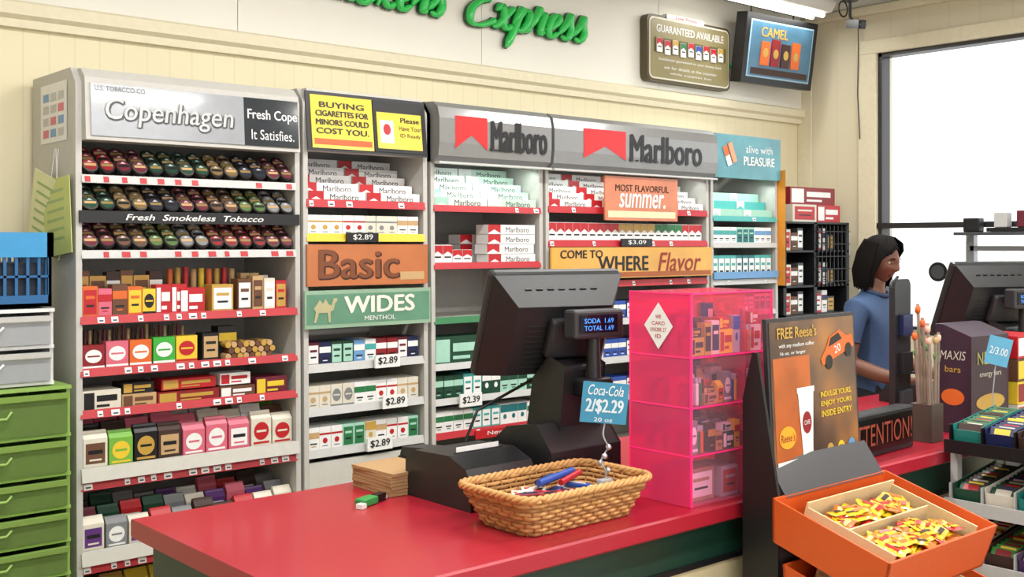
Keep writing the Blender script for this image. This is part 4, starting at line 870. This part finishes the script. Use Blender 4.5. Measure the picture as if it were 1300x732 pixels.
def head():
    b=MB('head'); bm=bmesh.new(); bmesh.ops.create_icosphere(bm,subdivisions=5,radius=1)
    def g(p,c,s): return math.exp(-sum(((p[i]-c[i])/s[i])**2 for i in range(3)))
    for v in bm.verts:
        n=v.co.normalized(); x,y,z=n.x*.072,n.y*.092,n.z*.112
        if z<0:
            f=min(1,-z/.112); x*=1-.34*f**1.6; 
            if y>0: y*=1-.45*f
            else: y*=1-.12*f
        p=(x,y,z); q=Vector(p)
        def push(c,s,d):
            q.x+=d[0]*g(p,c,s); q.y+=d[1]*g(p,c,s); q.z+=d[2]*g(p,c,s)
        push((0,-.09,-.022),(.013,.05,.016),(0,-.020,-.004))
        push((0,-.09,.004),(.009,.05,.022),(0,-.010,0))
        push((0,-.09,.022),(.05,.05,.010),(0,-.004,0))
        for s in (1,-1):
            push((s*.031,-.085,.004),(.015,.04,.011),(0,.009,0))
            push((s*.042,-.07,-.022),(.02,.04,.02),(s*.003,-.005,0))
            push((s*.013,-.09,-.026),(.007,.05,.007),(0,-.007,0))
        push((0,-.085,-.050),(.024,.04,.007),(0,-.008,0)); push((0,-.085,-.063),(.021,.04,.007),(0,-.008,0)); push((0,-.085,-.0565),(.024,.04,.0025),(0,.004,0))
        push((0,-.075,-.095),(.022,.05,.018),(0,-.010,-.002))
        v.co=q
    bm.verts.index_update(); vs=[v.co.copy() for v in bm.verts]; LIP=m((100,46,44),.4)
    fa=[];fl=[]
    for f in bm.faces:
        c=f.calc_center_median(); ii=tuple(v.index for v in f.verts)
        lip= c.y<-.07 and ((abs(c.x)/.024)**2+((c.z+.0565)/.0125)**2<1)
        (fl if lip else fa).append(ii)
    b.add(vs,fa,SKIN,True); b.add(vs,fl,LIP,True); bm.free()
    for s in (1,-1):
        b.sphere((s*.031,-.0725,.003),(.0125,.0105,.0075),m((205,200,192),.3),2); b.sphere((s*.031,-.0815,.0005),(.0052,.002,.0052),m((25,14,10),.15),2)
        b.tube([(s*.018,-.082,.007),(s*.031,-.0865,.0085),(s*.044,-.079,.0055)],[.0032,.004,.003],SKIN,6)
        b.tube([(s*.016,-.089,.021),(s*.031,-.090,.026),(s*.047,-.080,.021)],[.002,.0028,.0012],HAIR,6)
        pts=[(s*.071+s*.006*math.sin(i/9*PI),.008+.012*math.cos(i/9*2*PI-.5),-.01+.026*math.sin(i/9*2*PI-.5)) for i in range(10)]
        b.tube(pts,.0045,SKIN,6,closed=True); b.sphere((s*.071,.008,-.01),(.005,.011,.02),SKIN,2)
    # hair shell
    bm=bmesh.new(); bmesh.ops.create_icosphere(bm,subdivisions=5,radius=1); vs=[];
    for v in bm.verts:
        n=v.co.normalized(); x,y,z=n.x*.083,n.y*(.096 if n.y<0 else .108),n.z*.121
        if n.z<0:
            r=math.hypot(n.x,n.y)+1e-6; k=min(1.0,(.86+.14*r)/r) if r>.25 else 1.0
            x=n.x*k*.090; y=n.y*k*(.098 if n.y<0 else .108)+.004*(-n.z); z=n.z*.15
        wv=noise.noise(Vector((math.atan2(n.y,n.x)*7,n.z*1.2,2)))*.004
        x*=1+wv/.09; y*=1+wv/.09; vs.append(Vector((x,y,z+.003)))
    bm.verts.index_update(); fs=[]
    for f in bm.faces:
        n=f.calc_center_median(); 
        hairline=.60-.5*abs(n.x)
        if n.y<-.10-.3*max(0,n.z) and n.z<hairline: continue
        if n.z<-.90: continue
        fs.append(tuple(v.index for v in f.verts))
    b.add(vs,fs,HAIR,True); bm.free()
    # side and back locks down to the jaw / nape
    for i in range(54):
        a=PI*(-.04+1.08*i/53); cx,sy=math.cos(a),math.sin(a); rx,ry=.086,.108; ln=-.14-.014*R.random()
        p0=(cx*rx*.8,sy*ry*.8,.085); p1=(cx*rx,sy*ry,.02); p2=(cx*rx*1.10,sy*ry*1.04,-.07); p3=(cx*rx*.94,sy*ry*.9-.004,ln)
        b.tube([p0,p1,p2,p3],[.005,.008,.009,.002],HAIR,6)
    # swept fringe and face-framing strands
    for i in range(30):
        s=1 if i%2 else -1; u=(i//2)/14
        top=(.012*s,-.02-.03*(1-u),.121); mid=(s*(.03+.02*u),-.083+.03*u,.098-.006*u); lo=(s*(.060+.012*u),-.078+.035*u,.064-.004*u); e1=(s*(.079+.003*u),-.050+.03*u,.015); e2=(s*.088,-.034+.025*u,-.06); e3=(s*.080,-.038+.02*u,-.125)
        b.tube([top,mid,lo,e1,e2,e3],[.003,.0055,.006,.006,.006,.0015],HAIR,6)
    o=b.done(e); o.location=(0,-.025,1.525); o.rotation_euler=(math.radians(12),0,math.radians(-2))
head()
# ---------------- world + camera
w=bpy.data.worlds.new('world'); scene.world=w; w.use_nodes=True; nt=w.node_tree; bg=nt.nodes['Background']
sk=nt.nodes.new('ShaderNodeTexSky'); sk.sky_type='HOSEK_WILKIE'; sk.turbidity=8; sk.sun_direction=(.3,-.2,.9)
mx=nt.nodes.new('ShaderNodeMixRGB'); mx.inputs[0].default_value=.92; mx.inputs[2].default_value=(.97,.985,1,1); nt.links.new(sk.outputs[0],mx.inputs[1]); nt.links.new(mx.outputs[0],bg.inputs[0]); bg.inputs[1].default_value=2.4
cd=bpy.data.cameras.new('camera'); co=bpy.data.objects.new('camera',cd); scene.collection.objects.link(co); scene.camera=co
cd.sensor_width=36; cd.lens=36*1400/1300; cd.shift_y=-56/1300; cd.clip_start=.05; cd.clip_end=300
co.location=(0,0,1.6); co.rotation_euler=(PI/2,0,-math.radians(41.2))
